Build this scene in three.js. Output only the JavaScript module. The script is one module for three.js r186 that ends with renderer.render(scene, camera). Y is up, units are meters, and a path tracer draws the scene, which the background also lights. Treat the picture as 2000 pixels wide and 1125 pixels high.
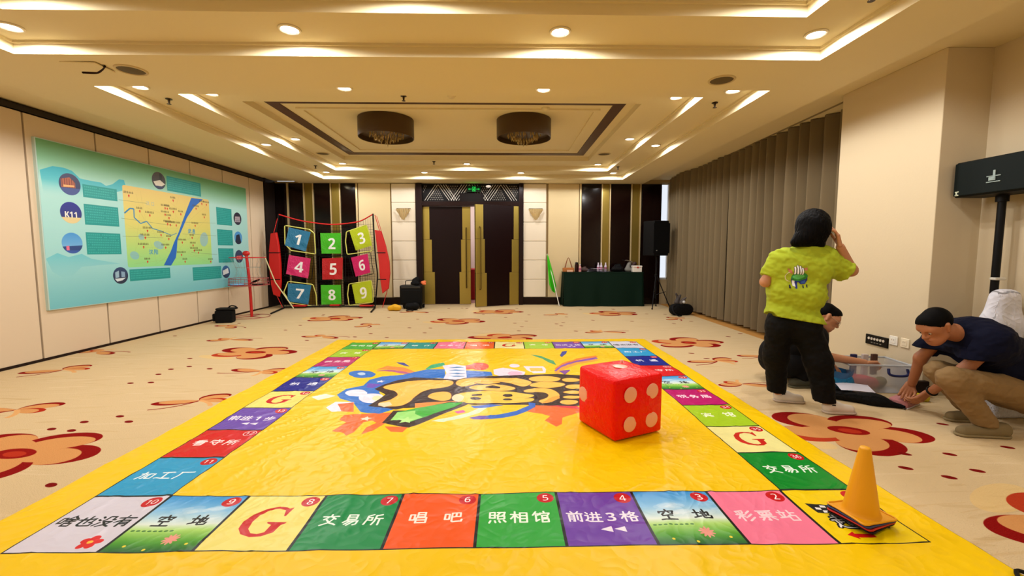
import * as THREE from 'three';
import { RoundedBoxGeometry } from 'three/addons/geometries/RoundedBoxGeometry.js';
import { mergeGeometries } from 'three/addons/utils/BufferGeometryUtils.js';
import { createNoise2D, createNoise3D } from 'simplex-noise';

// ---------- camera, background, exposure ----------
const scene = new THREE.Scene();
scene.background = new THREE.Color(0.9, 0.96, 1.05);
const camera = new THREE.PerspectiveCamera(66.36, 2000 / 1125, 0.05, 60);
camera.position.set(0, 1.28, 0);
camera.rotation.order = 'YXZ';
camera.rotation.set(THREE.MathUtils.degToRad(-4.7526), THREE.MathUtils.degToRad(-1.0622), 0);
const renderer = new THREE.WebGLRenderer({ antialias: true });
renderer.toneMapping = THREE.LinearToneMapping;
renderer.toneMappingExposure = 1.0;
renderer.shadowMap.enabled = true;
const LAMP = 3.9, LAMP_COLOR = new THREE.Color(0.97, 0.96, 0.95);   // one downlight

// ---------- helpers ----------
let seed = 7;
const rnd = () => { seed = (seed * 1664525 + 1013904223) >>> 0; return seed / 4294967296; };
const n2 = createNoise2D(rnd), n3 = createNoise3D(rnd);
const V = (x, y, z) => new THREE.Vector3(x, y, z);
const taken = {};
function numbered(n) { const k = taken[n] = (taken[n] ?? -1) + 1; return k ? n + '_' + String(k).padStart(3, '0') : n; }
function mat(color, roughness = 0.7, o = {}) {
  const m = new THREE.MeshPhysicalMaterial({ color, roughness, ...o });
  if (!m.map && !m.metalness && o.specularIntensity === undefined && Math.max(m.color.r, m.color.g, m.color.b) < 0.03) m.specularIntensity = 0.3;   // black cloth and rubber
  return m;
}
function clean(g) {
  g = g.index ? g.toNonIndexed() : g;
  for (const k of Object.keys(g.attributes)) if (!['position', 'normal', 'uv'].includes(k)) g.deleteAttribute(k);
  if (!g.attributes.uv) g.setAttribute('uv', new THREE.BufferAttribute(new Float32Array(g.attributes.position.count * 2), 2));
  return g;
}
const join = (gs) => (Array.isArray(gs) ? (gs.length === 1 ? gs[0] : mergeGeometries(gs.map(clean))) : gs);
function obj(name, gs, m, parent = scene) {
  const o = new THREE.Mesh(join(gs), m);
  o.name = parent === scene ? numbered(name) : name;
  o.castShadow = o.receiveShadow = true;
  parent.add(o);
  return o;
}
function tag(o, label, category, group) { o.userData = { ...o.userData, label, category }; if (group) o.userData.group = group; return o; }
function thing(name, label, category, [x, y, z] = [0, 0, 0], turn = 0, group) {
  const o = new THREE.Group(); o.name = numbered(name); scene.add(o); o.position.set(x, y, z); o.rotation.y = turn;
  return tag(o, label, category, group);
}
function struct(name, gs, m) { const o = obj(name, gs, m); o.userData.kind = 'structure'; return o; }
function structGroup(name) { const o = new THREE.Group(); o.name = numbered(name); o.userData.kind = 'structure'; scene.add(o); return o; }
const bx = (x0, x1, y0, y1, z0, z1) => new THREE.BoxGeometry(x1 - x0, y1 - y0, z1 - z0).translate((x0 + x1) / 2, (y0 + y1) / 2, (z0 + z1) / 2);
const rb = (w, h, d, r, x = 0, y = 0, z = 0, s = 2) => new RoundedBoxGeometry(w, h, d, s, Math.min(r, w / 2.01, h / 2.01, d / 2.01)).translate(x, y, z);
const cy = (r0, r1, h, x = 0, y = 0, z = 0, n = 20) => new THREE.CylinderGeometry(r1, r0, h, n).translate(x, y + h / 2, z);
const lathe = (pts, n = 24) => new THREE.LatheGeometry(pts.map((p) => new THREE.Vector2(p[0], p[1])), n);
function tube(pts, r, n = 24, sides = 6, closed = false) { return new THREE.TubeGeometry(new THREE.CatmullRomCurve3(pts.map((p) => V(...p)), closed, 'catmullrom', 0.5), n, r, sides, closed); }
function rod(a, b, r, sides = 8) {
  const A = V(...a), B = V(...b), d = B.clone().sub(A), g = new THREE.CylinderGeometry(r, r, d.length(), sides);
  return g.applyQuaternion(new THREE.Quaternion().setFromUnitVectors(V(0, 1, 0), d.normalize())).translate((A.x + B.x) / 2, (A.y + B.y) / 2, (A.z + B.z) / 2);
}
function extr(pts, depth, bevel = 0, holes = []) {
  const s = new THREE.Shape(pts.map((p) => new THREE.Vector2(...p)));
  for (const h of holes) s.holes.push(new THREE.Path(h.map((p) => new THREE.Vector2(...p))));
  return new THREE.ExtrudeGeometry(s, { depth, bevelEnabled: bevel > 0, bevelSize: bevel, bevelThickness: bevel, bevelSegments: 2 });
}
function grid(nu, nv, f) {           // parametric sheet
  const p = [], uv = [], ix = [];
  for (let j = 0; j <= nv; j++) for (let i = 0; i <= nu; i++) { p.push(...f(i / nu, j / nv)); uv.push(i / nu, j / nv); }
  for (let j = 0; j < nv; j++) for (let i = 0; i < nu; i++) { const a = j * (nu + 1) + i, b = a + nu + 1; ix.push(a, a + 1, b, b, a + 1, b + 1); }
  const g = new THREE.BufferGeometry();
  g.setAttribute('position', new THREE.Float32BufferAttribute(p, 3)); g.setAttribute('uv', new THREE.Float32BufferAttribute(uv, 2)); g.setIndex(ix); g.computeVertexNormals();
  return g;
}
function canvas(w, h, draw) {
  const c = document.createElement('canvas'); c.width = w; c.height = h;
  draw(c.getContext('2d'), w, h);
  const t = new THREE.CanvasTexture(c); t.colorSpace = THREE.SRGBColorSpace; t.anisotropy = 8;
  return t;
}
function noiseTex(n, f) {            // grey, tileable by wrapping on a torus in f
  const d = new Uint8Array(n * n * 4);
  for (let y = 0; y < n; y++) for (let x = 0; x < n; x++) { const v = Math.max(0, Math.min(255, 255 * f(x / n, y / n))), k = (y * n + x) * 4; d[k] = d[k + 1] = d[k + 2] = v; d[k + 3] = 255; }
  const t = new THREE.DataTexture(d, n, n); t.wrapS = t.wrapT = THREE.RepeatWrapping; t.magFilter = THREE.LinearFilter; t.needsUpdate = true;
  return t;
}
const rep = (t, u, v = u, ch = 0) => { const c = t.clone(); c.repeat.set(u, v); c.channel = ch; c.needsUpdate = true; return c; };
const wrap2 = (x, y, s) => { // seamless value from blending shifted noise
  const a = n2(x * s, y * s), b = n2((x - 1) * s, y * s), c = n2(x * s, (y - 1) * s), d = n2((x - 1) * s, (y - 1) * s);
  return (a * (1 - x) + b * x) * (1 - y) + (c * (1 - x) + d * x) * y;
};
const weave = noiseTex(256, (x, y) => 0.5 + 0.25 * Math.sin(x * Math.PI * 2 * 64) * Math.sin(y * Math.PI * 2 * 64) + 0.2 * (rnd() - 0.5));
const pile = noiseTex(256, () => rnd());
const plasterTex = noiseTex(256, (x, y) => 0.5 + 0.2 * wrap2(x, y, 14) + 0.15 * wrap2(x, y, 50));
const creaseTex = noiseTex(512, (x, y) => {
  const w = wrap2(x, y, 3) * 0.5, r = (s, a) => 1 - Math.abs(wrap2((x + w * 0.06 + 1) % 1, (y * 1 + w * 0.06 + 1) % 1, s)) * a;
  return 0.45 * Math.max(0, r(5, 2.2)) + 0.25 * Math.max(0, r(10, 2.4)) + 0.15 + 0.1 * wrap2(x, y, 2.5);
});
const worldUV = (g, s = 1) => { // uv in metres by dominant normal
  const p = g.attributes.position, n = g.attributes.normal, uv = new Float32Array(p.count * 2);
  for (let i = 0; i < p.count; i++) { const ax = Math.abs(n.getX(i)), ay = Math.abs(n.getY(i)), az = Math.abs(n.getZ(i));
    const [u, v] = ay >= ax && ay >= az ? [p.getX(i), p.getZ(i)] : ax >= az ? [p.getZ(i), p.getY(i)] : [p.getX(i), p.getY(i)]; uv[2 * i] = u * s; uv[2 * i + 1] = v * s; }
  g.setAttribute('uv', new THREE.BufferAttribute(uv, 2)); return g;
};

// smooth-joined tapered capsules -> mesh (surface nets)
function capsuleField(prims, k) {
  return (x, y, z) => {
    let d = 1e3;
    for (const [a, b, ra, rb_, sq] of prims) {
      const bxx = b[0] - a[0], by = b[1] - a[1], bz = b[2] - a[2], px = x - a[0], py = y - a[1], pz = z - a[2];
      const L = bxx * bxx + by * by + bz * bz, t = L < 1e-9 ? 0 : Math.min(1, Math.max(0, (px * bxx + py * by + pz * bz) / L));
      let dx = px - bxx * t, dy = py - by * t, dz = pz - bz * t;
      const r = ra + (rb_ - ra) * t;
      let e;
      if (sq) { // flattened along axis sq = [nx, ny, nz, factor]
        const m = dx * sq[0] + dy * sq[1] + dz * sq[2], q = 1 / sq[3] - 1;
        dx += sq[0] * m * q; dy += sq[1] * m * q; dz += sq[2] * m * q;
        e = (Math.sqrt(dx * dx + dy * dy + dz * dz) - r) * Math.min(1, sq[3] * 1.2);
      } else e = Math.sqrt(dx * dx + dy * dy + dz * dz) - r;
      const h = Math.max(k - Math.abs(d - e), 0) / k;
      d = Math.min(d, e) - h * h * k * 0.25;
    }
    return d;
  };
}
function bounds(prims, m = 0.03) {
  const lo = [9, 9, 9], hi = [-9e3, -9, -9e3];
  lo[0] = lo[2] = 9e3; lo[1] = 9e3; hi[1] = -9e3;
  for (const [a, b, ra, r2] of prims) for (const [p, r] of [[a, ra], [b, r2]]) for (let i = 0; i < 3; i++) { lo[i] = Math.min(lo[i], p[i] - r - m); hi[i] = Math.max(hi[i], p[i] + r + m); }
  return [lo, hi];
}
function nets(f, [lo, hi], cell) {
  const n = [0, 1, 2].map((i) => Math.ceil((hi[i] - lo[i]) / cell) + 1), [nx, ny, nz] = n, F = new Float32Array(nx * ny * nz), id = (i, j, k) => (k * ny + j) * nx + i;
  for (let k = 0; k < nz; k++) for (let j = 0; j < ny; j++) for (let i = 0; i < nx; i++) F[id(i, j, k)] = f(lo[0] + i * cell, lo[1] + j * cell, lo[2] + k * cell);
  const vi = new Int32Array(nx * ny * nz).fill(-1), P = [], N = [], ix = [];
  for (let k = 0; k < nz - 1; k++) for (let j = 0; j < ny - 1; j++) for (let i = 0; i < nx - 1; i++) {
    let s = [0, 0, 0], c = 0;
    for (let e = 0; e < 12; e++) {
      const ax = e >> 2, u = e & 1, v = (e >> 1) & 1, o = ax === 0 ? [0, u, v] : ax === 1 ? [u, 0, v] : [u, v, 0], q = [...o]; q[ax] = 1;
      const a = F[id(i + o[0], j + o[1], k + o[2])], b = F[id(i + q[0], j + q[1], k + q[2])];
      if ((a < 0) === (b < 0)) continue;
      const t = a / (a - b); c++;
      for (let m = 0; m < 3; m++) s[m] += o[m] + (q[m] - o[m]) * t;
    }
    if (!c) continue;
    vi[id(i, j, k)] = P.length / 3;
    const x = lo[0] + (i + s[0] / c) * cell, y = lo[1] + (j + s[1] / c) * cell, z = lo[2] + (k + s[2] / c) * cell, h = cell * 0.6;
    P.push(x, y, z);
    const g = V(f(x + h, y, z) - f(x - h, y, z), f(x, y + h, z) - f(x, y - h, z), f(x, y, z + h) - f(x, y, z - h)).normalize();
    N.push(g.x, g.y, g.z);
  }
  for (let k = 1; k < nz - 1; k++) for (let j = 1; j < ny - 1; j++) for (let i = 1; i < nx - 1; i++) {
    const a = F[id(i, j, k)] < 0;
    for (let ax = 0; ax < 3; ax++) {
      const o = [i, j, k]; o[ax]++;
      if (a === F[id(...o)] < 0) continue;
      const u = [0, 0, 0], v = [0, 0, 0]; u[(ax + 1) % 3] = 1; v[(ax + 2) % 3] = 1;
      const q = [vi[id(i, j, k)], vi[id(i - u[0], j - u[1], k - u[2])], vi[id(i - u[0] - v[0], j - u[1] - v[1], k - u[2] - v[2])], vi[id(i - v[0], j - v[1], k - v[2])]];
      if (q.some((w) => w < 0)) continue;
      a ? ix.push(q[0], q[1], q[2], q[0], q[2], q[3]) : ix.push(q[0], q[2], q[1], q[0], q[3], q[2]);
    }
  }
  const g = new THREE.BufferGeometry();
  g.setAttribute('position', new THREE.Float32BufferAttribute(P, 3)); g.setAttribute('normal', new THREE.Float32BufferAttribute(N, 3)); g.setIndex(ix);
  return worldUV(g);
}
const blob = (prims, cell, k = 0.05) => nets(capsuleField(prims, k), bounds(prims), cell);

// ---------- written characters as brush strokes on a 100 x 100 square ----------
const MU = '6,30 46,30;27,6 27,94;27,32 6,66;27,34 44,54', KOU = '8,24 8,68;8,24 30,24 30,68;8,68 30,68', SHUI = '12,10 22,20;6,36 18,44;10,88 28,60', ROOF = '50,4 52,14;12,18 10,32;12,20 90,20 84,32', ZOU = '14,10 22,20;8,36 23,36 21,66 8,82;8,80 30,90 94,92';
const GLYPH = {
  空: '50,4 52,14;14,18 12,30;14,20 88,20 82,32;40,28 24,46;60,28 66,40 80,42;26,56 76,56;50,56 50,88;12,90 90,90',
  地: '8,38 40,38;24,12 24,74;6,78 42,68;46,46 84,36 82,66 74,62;66,10 66,72;54,28 54,82 60,88 92,86 94,70',
  交: '50,4 50,16;10,22 90,22;36,30 20,46;62,30 80,46;66,46 50,72 14,94;34,48 56,74 90,94',
  易: '28,6 28,44;28,6 72,6 72,44;28,25 72,25;28,44 72,44;30,50 12,72;26,58 84,58 80,88 68,92;46,60 22,86;64,60 36,94',
  所: '44,10 20,18;18,18 18,52 8,90;18,34 42,34 42,56 18,56;88,10 60,18;60,18 58,60 48,92;60,42 96,42;80,42 80,94',
  唱: KOU + ';46,6 46,42;46,6 84,6 84,42;46,24 84,24;46,42 84,42;40,50 40,92;40,50 92,50 92,92;40,70 92,70;40,92 92,92',
  吧: KOU + ';44,14 88,14 88,48;44,48 88,48;66,14 66,48;44,14 44,84 50,90 94,88 96,72',
  照: '10,10 10,54;10,10 36,10 36,54;10,32 36,32;10,54 36,54;50,10 88,10 84,30 76,32;66,10 48,34;52,40 52,62;52,40 86,40 86,62;52,62 86,62;14,76 8,92;36,76 40,90;58,76 64,90;82,74 92,90',
  相: MU + ';54,14 54,90;54,14 90,14 90,90;54,38 90,38;54,62 90,62;54,90 90,90',
  馆: '24,6 8,34;16,24 40,24 34,36;24,36 24,84 40,72;66,4 68,14;48,18 46,32;48,20 94,20 90,32;56,38 56,92;56,38 84,38 84,58;56,58 84,58;56,68 88,68 88,92;56,92 88,92',
  前: '30,4 38,16;70,4 60,18;8,22 92,22;18,34 18,92;18,34 46,34 46,90 38,88;18,52 46,52;18,70 46,70;64,36 64,76;84,32 84,90 74,86',
  进: ZOU + ';38,28 90,28;34,54 94,54;50,10 50,56 42,78;74,8 74,80',
  格: MU + ';64,6 48,32;60,18 86,18 72,38 48,54;58,28 76,46 96,54;56,62 56,92;56,62 84,62 84,92;56,92 84,92',
  有: '6,22 94,22;46,4 34,40 8,64;36,42 36,94;36,42 78,42 78,90 68,88;36,58 78,58;36,72 78,72',
  没: SHUI + ';48,8 44,34 34,44;48,8 78,8 78,34 92,36;42,52 84,52 66,76 34,94;48,58 68,80 94,94',
  也: '10,46 84,26 82,62 70,58;52,6 52,70;28,24 28,82 36,90 90,88 92,68',
  啥: KOU + ';62,6 36,40;62,10 96,38;52,36 80,36;42,50 92,50;66,36 66,66;48,68 48,92;48,68 84,68 84,92;48,92 84,92',
  彩: '50,6 12,14;14,22 18,32;30,20 34,30;50,16 42,30;6,42 54,42;30,34 30,94;30,44 6,74;30,44 52,66;88,8 62,30;90,36 62,58;94,64 58,94',
  票: '12,8 88,8;22,20 22,40;22,20 80,20 80,40;40,8 40,40;60,8 60,40;22,40 80,40;24,50 76,50;8,62 92,62;50,62 50,94 42,90;28,70 12,88;70,70 88,86',
  站: '24,6 26,16;6,24 44,24;14,36 18,58;36,34 30,58;4,68 46,62;68,6 68,52;68,28 94,28;54,52 54,92;54,52 90,52 90,92;54,92 90,92',
  机: MU + ';58,14 58,56 46,92;58,14 82,14 82,82 96,88 96,72',
  遇: '42,6 42,36;42,6 84,6 84,36;42,20 84,20;42,36 84,36;36,46 36,76;36,46 90,46 90,76 82,74;62,6 62,64;48,66 76,62;' + ZOU,
  看: '70,4 20,12;16,22 84,22;8,34 92,34;44,10 34,40 8,60;32,46 32,94;32,46 78,46 78,94;32,60 78,60;32,76 78,76;32,94 78,94',
  守: ROOF + ';8,46 92,46;66,34 66,92 54,86;32,58 44,72',
  税: '40,8 12,16;4,32 46,32;26,14 26,94;26,34 6,64;26,36 44,54;56,6 64,18;86,4 78,18;54,26 54,48;54,26 88,26 88,48;54,48 88,48;62,50 58,76 42,94;78,50 78,84 96,86 96,72',
  务: '40,4 16,34;34,16 74,16 54,34 10,52;30,22 56,38 92,50;26,60 78,60 72,90 60,88;52,48 44,72 20,94',
  局: '20,8 78,8 78,26;20,26 78,26;20,8 20,50 8,92;22,44 86,44 84,88 72,86;36,58 36,80;36,58 64,58 64,80;36,80 64,80',
  宾: ROOF + ';68,34 30,40;30,40 30,66;30,52 78,52;62,52 62,66;8,68 92,68;34,74 16,92;64,74 84,92',
  银: '22,6 6,34;18,22 40,22;12,40 40,40;6,58 42,58;24,40 24,88 42,76;54,10 54,90 70,80;54,10 86,10 86,42;54,26 86,26;54,42 86,42;92,50 74,62;64,44 94,92',
  行: '30,6 8,28;34,28 6,54;22,46 22,94;48,18 90,18;42,42 96,42;74,42 74,92 62,86',
  加: '8,30 44,30 40,84 30,82;26,8 22,50 6,90;58,30 58,84;58,30 90,30 90,84;58,84 90,84',
  工: '14,16 86,16;50,16 50,84;6,86 94,86', 厂: '14,12 92,12;18,12 18,54 6,92', 步: '50,4 50,40;50,20 78,20;26,18 26,40;8,42 92,42;50,42 50,70;28,52 16,68;84,54 60,80 18,94',
  起: '14,18 48,18;30,4 30,60;6,38 52,38;30,52 48,52;18,46 18,70 6,88;10,76 30,90 96,92;58,16 88,16 88,44;60,44 88,44;60,44 60,68 66,74 94,72',
  点: '50,4 50,34;50,18 82,18;24,34 24,60;24,34 78,34 78,60;24,60 78,60;14,76 8,92;36,76 40,90;58,76 64,90;82,74 92,90',
  武: '14,14 52,14;6,32 94,32;64,6 72,60 90,90 94,74;82,8 88,16;36,46 36,82;36,60 54,60;18,52 18,86;6,92 58,80',
  汉: SHUI + ';40,18 86,18 70,56 34,92;44,30 66,64 94,92',
  昌: '28,6 28,40;28,6 72,6 72,40;28,23 72,23;28,40 72,40;20,50 20,94;20,50 80,50 80,94;20,72 80,72;20,94 80,94',
  口: '18,18 18,86;18,18 82,18 82,86;18,86 82,86', 阳: '12,8 12,94;12,8 40,8 28,32 42,52 28,62;54,14 54,90;54,14 90,14 90,90;54,52 90,52;54,90 90,90',
};
function glyph(c, ch, x, y, s, color, w = 9) {
  c.save(); c.translate(x, y); c.scale(s / 100, s / 100); c.strokeStyle = c.fillStyle = color; c.lineWidth = w; c.lineCap = c.lineJoin = 'round';
  if (GLYPH[ch]) for (const st of GLYPH[ch].split(';')) { c.beginPath(); st.split(' ').forEach((p, i) => { const [a, b] = p.split(',').map(Number); i ? c.lineTo(a, b) : c.moveTo(a, b); }); c.stroke(); }
  else { c.font = 'bold 104px sans-serif'; c.textAlign = 'center'; c.fillText(ch, 50, 88); }
  c.restore();
}

// ---------- the room: floor, walls, ceiling ----------
const WB = -10.6, XL = -5.38, C0 = 2.88, C1 = 2.98, C2 = 3.08, C3 = 3.16, ZN = 3.2;
const cream = mat('#dfd0a8', 0.85, { bumpMap: rep(plasterTex, 1.5), bumpScale: 0.0006 });
const wallPaint = mat('#d6c296', 0.8, { bumpMap: rep(plasterTex, 2), bumpScale: 0.0008 });

// carpet: woven flowers, petals, dots and mottling
const FLOWERS = [[-3.11, -2.76, 'b', 0.62, 0.2], [2.47, -3.02, 'b', 0.62, 0.5], [2.86, -1.86, 'b', 0.62, 2.0], [-3.16, -5.58, 'b', 0.6, 0.1], [-2.62, -3.75, 's', 0.39, 2.6], [-3.23, -8.42, 'b', 0.6, 1], [-0.84, -8.06, 'b', 0.6, 0.4], [-0.1, -9.29, 'b', 0.6, 1.4], [0.01, -6.49, 'b', 0.55, 2], [2.29, -9.01, 'b', 0.6, 0.8], [1.58, -6.93, 's', 0.39, 0.2], [2.6, -6.07, 'b', 0.6, 1.1], [2.5, -5.03, 's', 0.39, 2.8], [-2.74, -6.62, 's', 0.39, 0.6], [-4.78, -4.78, 's', 0.42, 2.4], [-3.95, -3.55, 's', 0.42, 2.9], [-3.99, -6.41, 's', 0.39, 0.1], [-2.36, -7.64, 's', 0.39, 1.8], [-2.6, -4.68, 's', 0.39, 3.3], [2.3, -4.13, 's', 0.31, 0.3], [-5.2, -5.65, 's', 0.39, 0.5], [3.29, -8.3, 's', 0.39, 2], [-4.7, -7.57, 's', 0.39, 1], [1.1, -8.89, 's', 0.35, 2.5], [3.2, -5.27, 's', 0.35, 3], [-1.9, -9.3, 's', 0.39, 0.4], [-4.3, -1.2, 'b', 0.6, 1], [3.3, -0.9, 'b', 0.6, 2], [-3.6, 0.6, 's', 0.39, 2], [1.2, 0.4, 'b', 0.6, 0.3], [-1, 1.4, 'b', 0.6, 1.1]];
const DOTS = [[-3.27, -3.15], [-3.1, -3.12], [-3.16, -3.28], [-2.83, -3.28], [-2.99, -3.39], [-2.49, -2.37], [-3.64, -4.27], [-3.46, -4.29], [-3.61, -4.58], [-3.63, -4.78], [-3.51, -4.89], [2.21, -2.56], [2.54, -2.65], [2.82, -2.64], [2.38, -2.47], [2.53, -2.36], [2.77, -2.43], [3.3, -2.73], [3.19, -2.91], [3.26, -3.12], [3.51, -4.91], [-2.84, -6.32], [-1.59, -7.36], [-1.25, -6.89], [1.07, -7.85], [2.36, -5.42], [2.43, -5.15], [3.03, -4.54], [-3.22, -4.79], [-3.77, -5.27]];
for (let i = 0; i < 46; i++) DOTS.push([-5.2 + rnd() * 9, -10 + rnd() * 3.6]);
function petal(c, r, a, w, edge) { // a tan petal with a dyed crescent along one side and the tip
  c.save(); c.rotate(a);
  c.beginPath(); c.moveTo(0, 0); c.bezierCurveTo(r * 0.25, -w * 1.25, r * 0.85, -w * 1.2, r, -w * 0.25); c.bezierCurveTo(r * 1.08, w * 0.5, r * 0.6, w * 1.3, 0, 0);
  c.fillStyle = edge; c.fill();
  c.beginPath(); c.moveTo(0, 0); c.bezierCurveTo(r * 0.2, -w * 0.8, r * 0.7, -w * 0.85, r * 0.84, -w * 0.05); c.bezierCurveTo(r * 0.95, w * 0.6, r * 0.58, w * 1.2, 0, 0);
  c.fillStyle = '#cd9258'; c.fill();
  c.restore();
}
function drawCarpet(c, x0, x1, z0, z1, W, H) {
  c.fillStyle = '#cfb78e'; c.fillRect(0, 0, W, H);
  c.setTransform(W / (x1 - x0), 0, 0, H / (z1 - z0), -x0 * W / (x1 - x0), -z0 * H / (z1 - z0));
  let s = 99; const q = () => { s = (s * 16807) % 2147483647; return s / 2147483647; };
  for (let i = 0; i < 5200; i++) {   // woven mottling, short dashes of a darker or paler yarn
    const x = -5.6 + q() * 10.4, z = -10.8 + q() * 14, l = 0.03 + q() * 0.2, k = q(), bank = n2(x * 0.6, z * 0.6) > 0 ? 1 : 0.45;
    c.fillStyle = k < 0.5 ? `rgba(140,105,55,${0.1 * bank})` : k < 0.8 ? 'rgba(236,222,196,0.13)' : `rgba(170,128,66,${0.12 * bank})`;
    c.beginPath(); c.ellipse(x, z, l, 0.003 + q() * 0.012, -0.25 + q() * 0.4, 0, 7); c.fill();
  }
  for (const [x, z, t, r, a] of FLOWERS) {
    c.save(); c.translate(x, z); c.scale(1, 0.64); c.rotate(a);
    if (t === 'b') {
      c.fillStyle = 'rgba(226,190,120,0.5)'; c.beginPath(); c.ellipse(-r * 0.5, r * 0.7, r * 0.45, r * 0.2, 0.4, 0, 7); c.fill();
      for (let i = 0; i < 5; i++) petal(c, r * (i % 2 ? 1 : 0.86), i * 1.257, r * 0.42, i % 3 === 2 ? '#b23a1e' : '#860a08');
      for (let i = 0; i < 5; i++) { c.save(); c.rotate(i * 1.257 + 0.1); c.fillStyle = '#cd9258'; c.beginPath(); c.ellipse(r * 0.32, 0, r * 0.32, r * 0.2, 0, 0, 7); c.fill(); c.restore(); }
      c.fillStyle = '#8e0e08'; c.beginPath(); c.ellipse(0, 0, r * 0.23, r * 0.17, 0.3, 0, 7); c.fill();
      c.fillStyle = '#b03018'; c.beginPath(); c.ellipse(0.01, 0.01, r * 0.13, r * 0.09, 0.3, 0, 7); c.fill();
    } else {
      petal(c, r * 0.95, 0.2, r * 0.3, '#860a08'); petal(c, r * 0.8, 2.6, r * 0.33, '#860a08'); petal(c, r * 0.6, 3.7, r * 0.26, '#a8260f');
      c.strokeStyle = '#860a08'; c.lineWidth = r * 0.06; c.beginPath(); c.moveTo(0, 0); c.quadraticCurveTo(r * 0.5, -r * 0.5, r * 1.05, -r * 0.42); c.stroke();
      c.strokeStyle = '#d9a368'; c.lineWidth = r * 0.1; c.beginPath(); c.moveTo(0, 0); c.quadraticCurveTo(-r * 0.2, -r * 0.4, -r * 0.1, -r * 0.7); c.stroke();
    }
    c.restore();
  }
  c.fillStyle = '#760a08';
  for (const [x, z] of DOTS) { c.beginPath(); c.ellipse(x, z, 0.036, 0.021, 0.4, 0, 7); c.fill(); }
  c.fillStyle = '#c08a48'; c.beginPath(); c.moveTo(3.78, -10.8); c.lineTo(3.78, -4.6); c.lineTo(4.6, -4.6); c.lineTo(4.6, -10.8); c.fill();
}
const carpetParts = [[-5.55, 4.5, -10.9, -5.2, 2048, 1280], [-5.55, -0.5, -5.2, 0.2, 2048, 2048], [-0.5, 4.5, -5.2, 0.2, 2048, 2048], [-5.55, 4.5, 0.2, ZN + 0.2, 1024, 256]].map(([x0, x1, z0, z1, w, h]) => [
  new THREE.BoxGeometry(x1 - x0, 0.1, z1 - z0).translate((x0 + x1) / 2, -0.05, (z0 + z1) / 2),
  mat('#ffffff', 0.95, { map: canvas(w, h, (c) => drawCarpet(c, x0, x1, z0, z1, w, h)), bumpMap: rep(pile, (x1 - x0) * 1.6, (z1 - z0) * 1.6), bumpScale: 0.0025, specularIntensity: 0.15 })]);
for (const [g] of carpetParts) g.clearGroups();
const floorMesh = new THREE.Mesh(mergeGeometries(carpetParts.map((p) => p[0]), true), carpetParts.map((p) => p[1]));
floorMesh.name = numbered('floor'); floorMesh.userData.kind = 'structure'; floorMesh.castShadow = floorMesh.receiveShadow = true; scene.add(floorMesh);

// ceiling slabs: each one has its openings cut through, the next one closes them higher up
const rect = (x0, x1, z0, z1) => [[x0, -z0], [x1, -z0], [x1, -z1], [x0, -z1]];
const slab = (x0, x1, z0, z1, y, t, holes) => worldUV(extr(rect(x0, x1, z0, z1), t, 0, holes.map((h) => rect(...h))).rotateX(-Math.PI / 2).translate(0, y, 0));
const ceil = structGroup('ceiling');
obj('soffit', slab(-4.79, 3.31, WB - 0.2, ZN, C0, C1 - C0, [[-3.98, 2.66, -9.98, -4.5], [-3.98, 2.66, -3.8, 2.4]]), cream, ceil);
obj('coffer_step', slab(-5.6, 4.7, WB - 0.2, ZN + 0.2, C1, C2 - C1, [[-3.53, 2.21, -9.5, -5.0], [-3.53, 2.21, -3.32, 1.95]]), cream, ceil);
obj('coffer_step', slab(-5.6, 4.7, WB - 0.2, ZN + 0.2, C2, C3 - C2, [[-3.15, 1.69, -8.95, -5.53], [-3.0, 1.6, -2.7, 1.4]]), cream, ceil);
obj('coffer_top', slab(-5.6, 4.7, WB - 0.2, ZN + 0.2, C3, 0.12, []), cream, ceil);
obj('edge_strip', bx(-5.5, -4.88, 2.925, C1, WB, ZN), cream, ceil);
const frame4 = (x0, x1, z0, z1, w, y0, y1) => [bx(x0, x1, y0, y1, z0, z0 + w), bx(x0, x1, y0, y1, z1 - w, z1), bx(x0, x0 + w, y0, y1, z0 + w, z1 - w), bx(x1 - w, x1, y0, y1, z0 + w, z1 - w)];
obj('brown_trim', frame4(-3.0, 1.56, -8.78, -5.66, 0.15, C3 - 0.012, C3 + 0.002), mat('#4a2c14', 0.5), ceil);
obj('ceiling_molding', frame4(-2.72, 1.28, -8.42, -5.98, 0.07, C3 - 0.022, C3 + 0.002), cream, ceil);
for (const [x0, x1, z0, z1, y] of [[-3.98, 2.66, -9.98, -4.5, C1], [-3.98, 2.66, -3.8, 2.4, C1], [-3.53, 2.21, -9.5, -5.0, C2], [-3.53, 2.21, -3.32, 1.95, C2]])
  obj('cornice', frame4(x0, x1, z0, z1, 0.02, y - 0.02, y + 0.001), cream, ceil);

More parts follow.
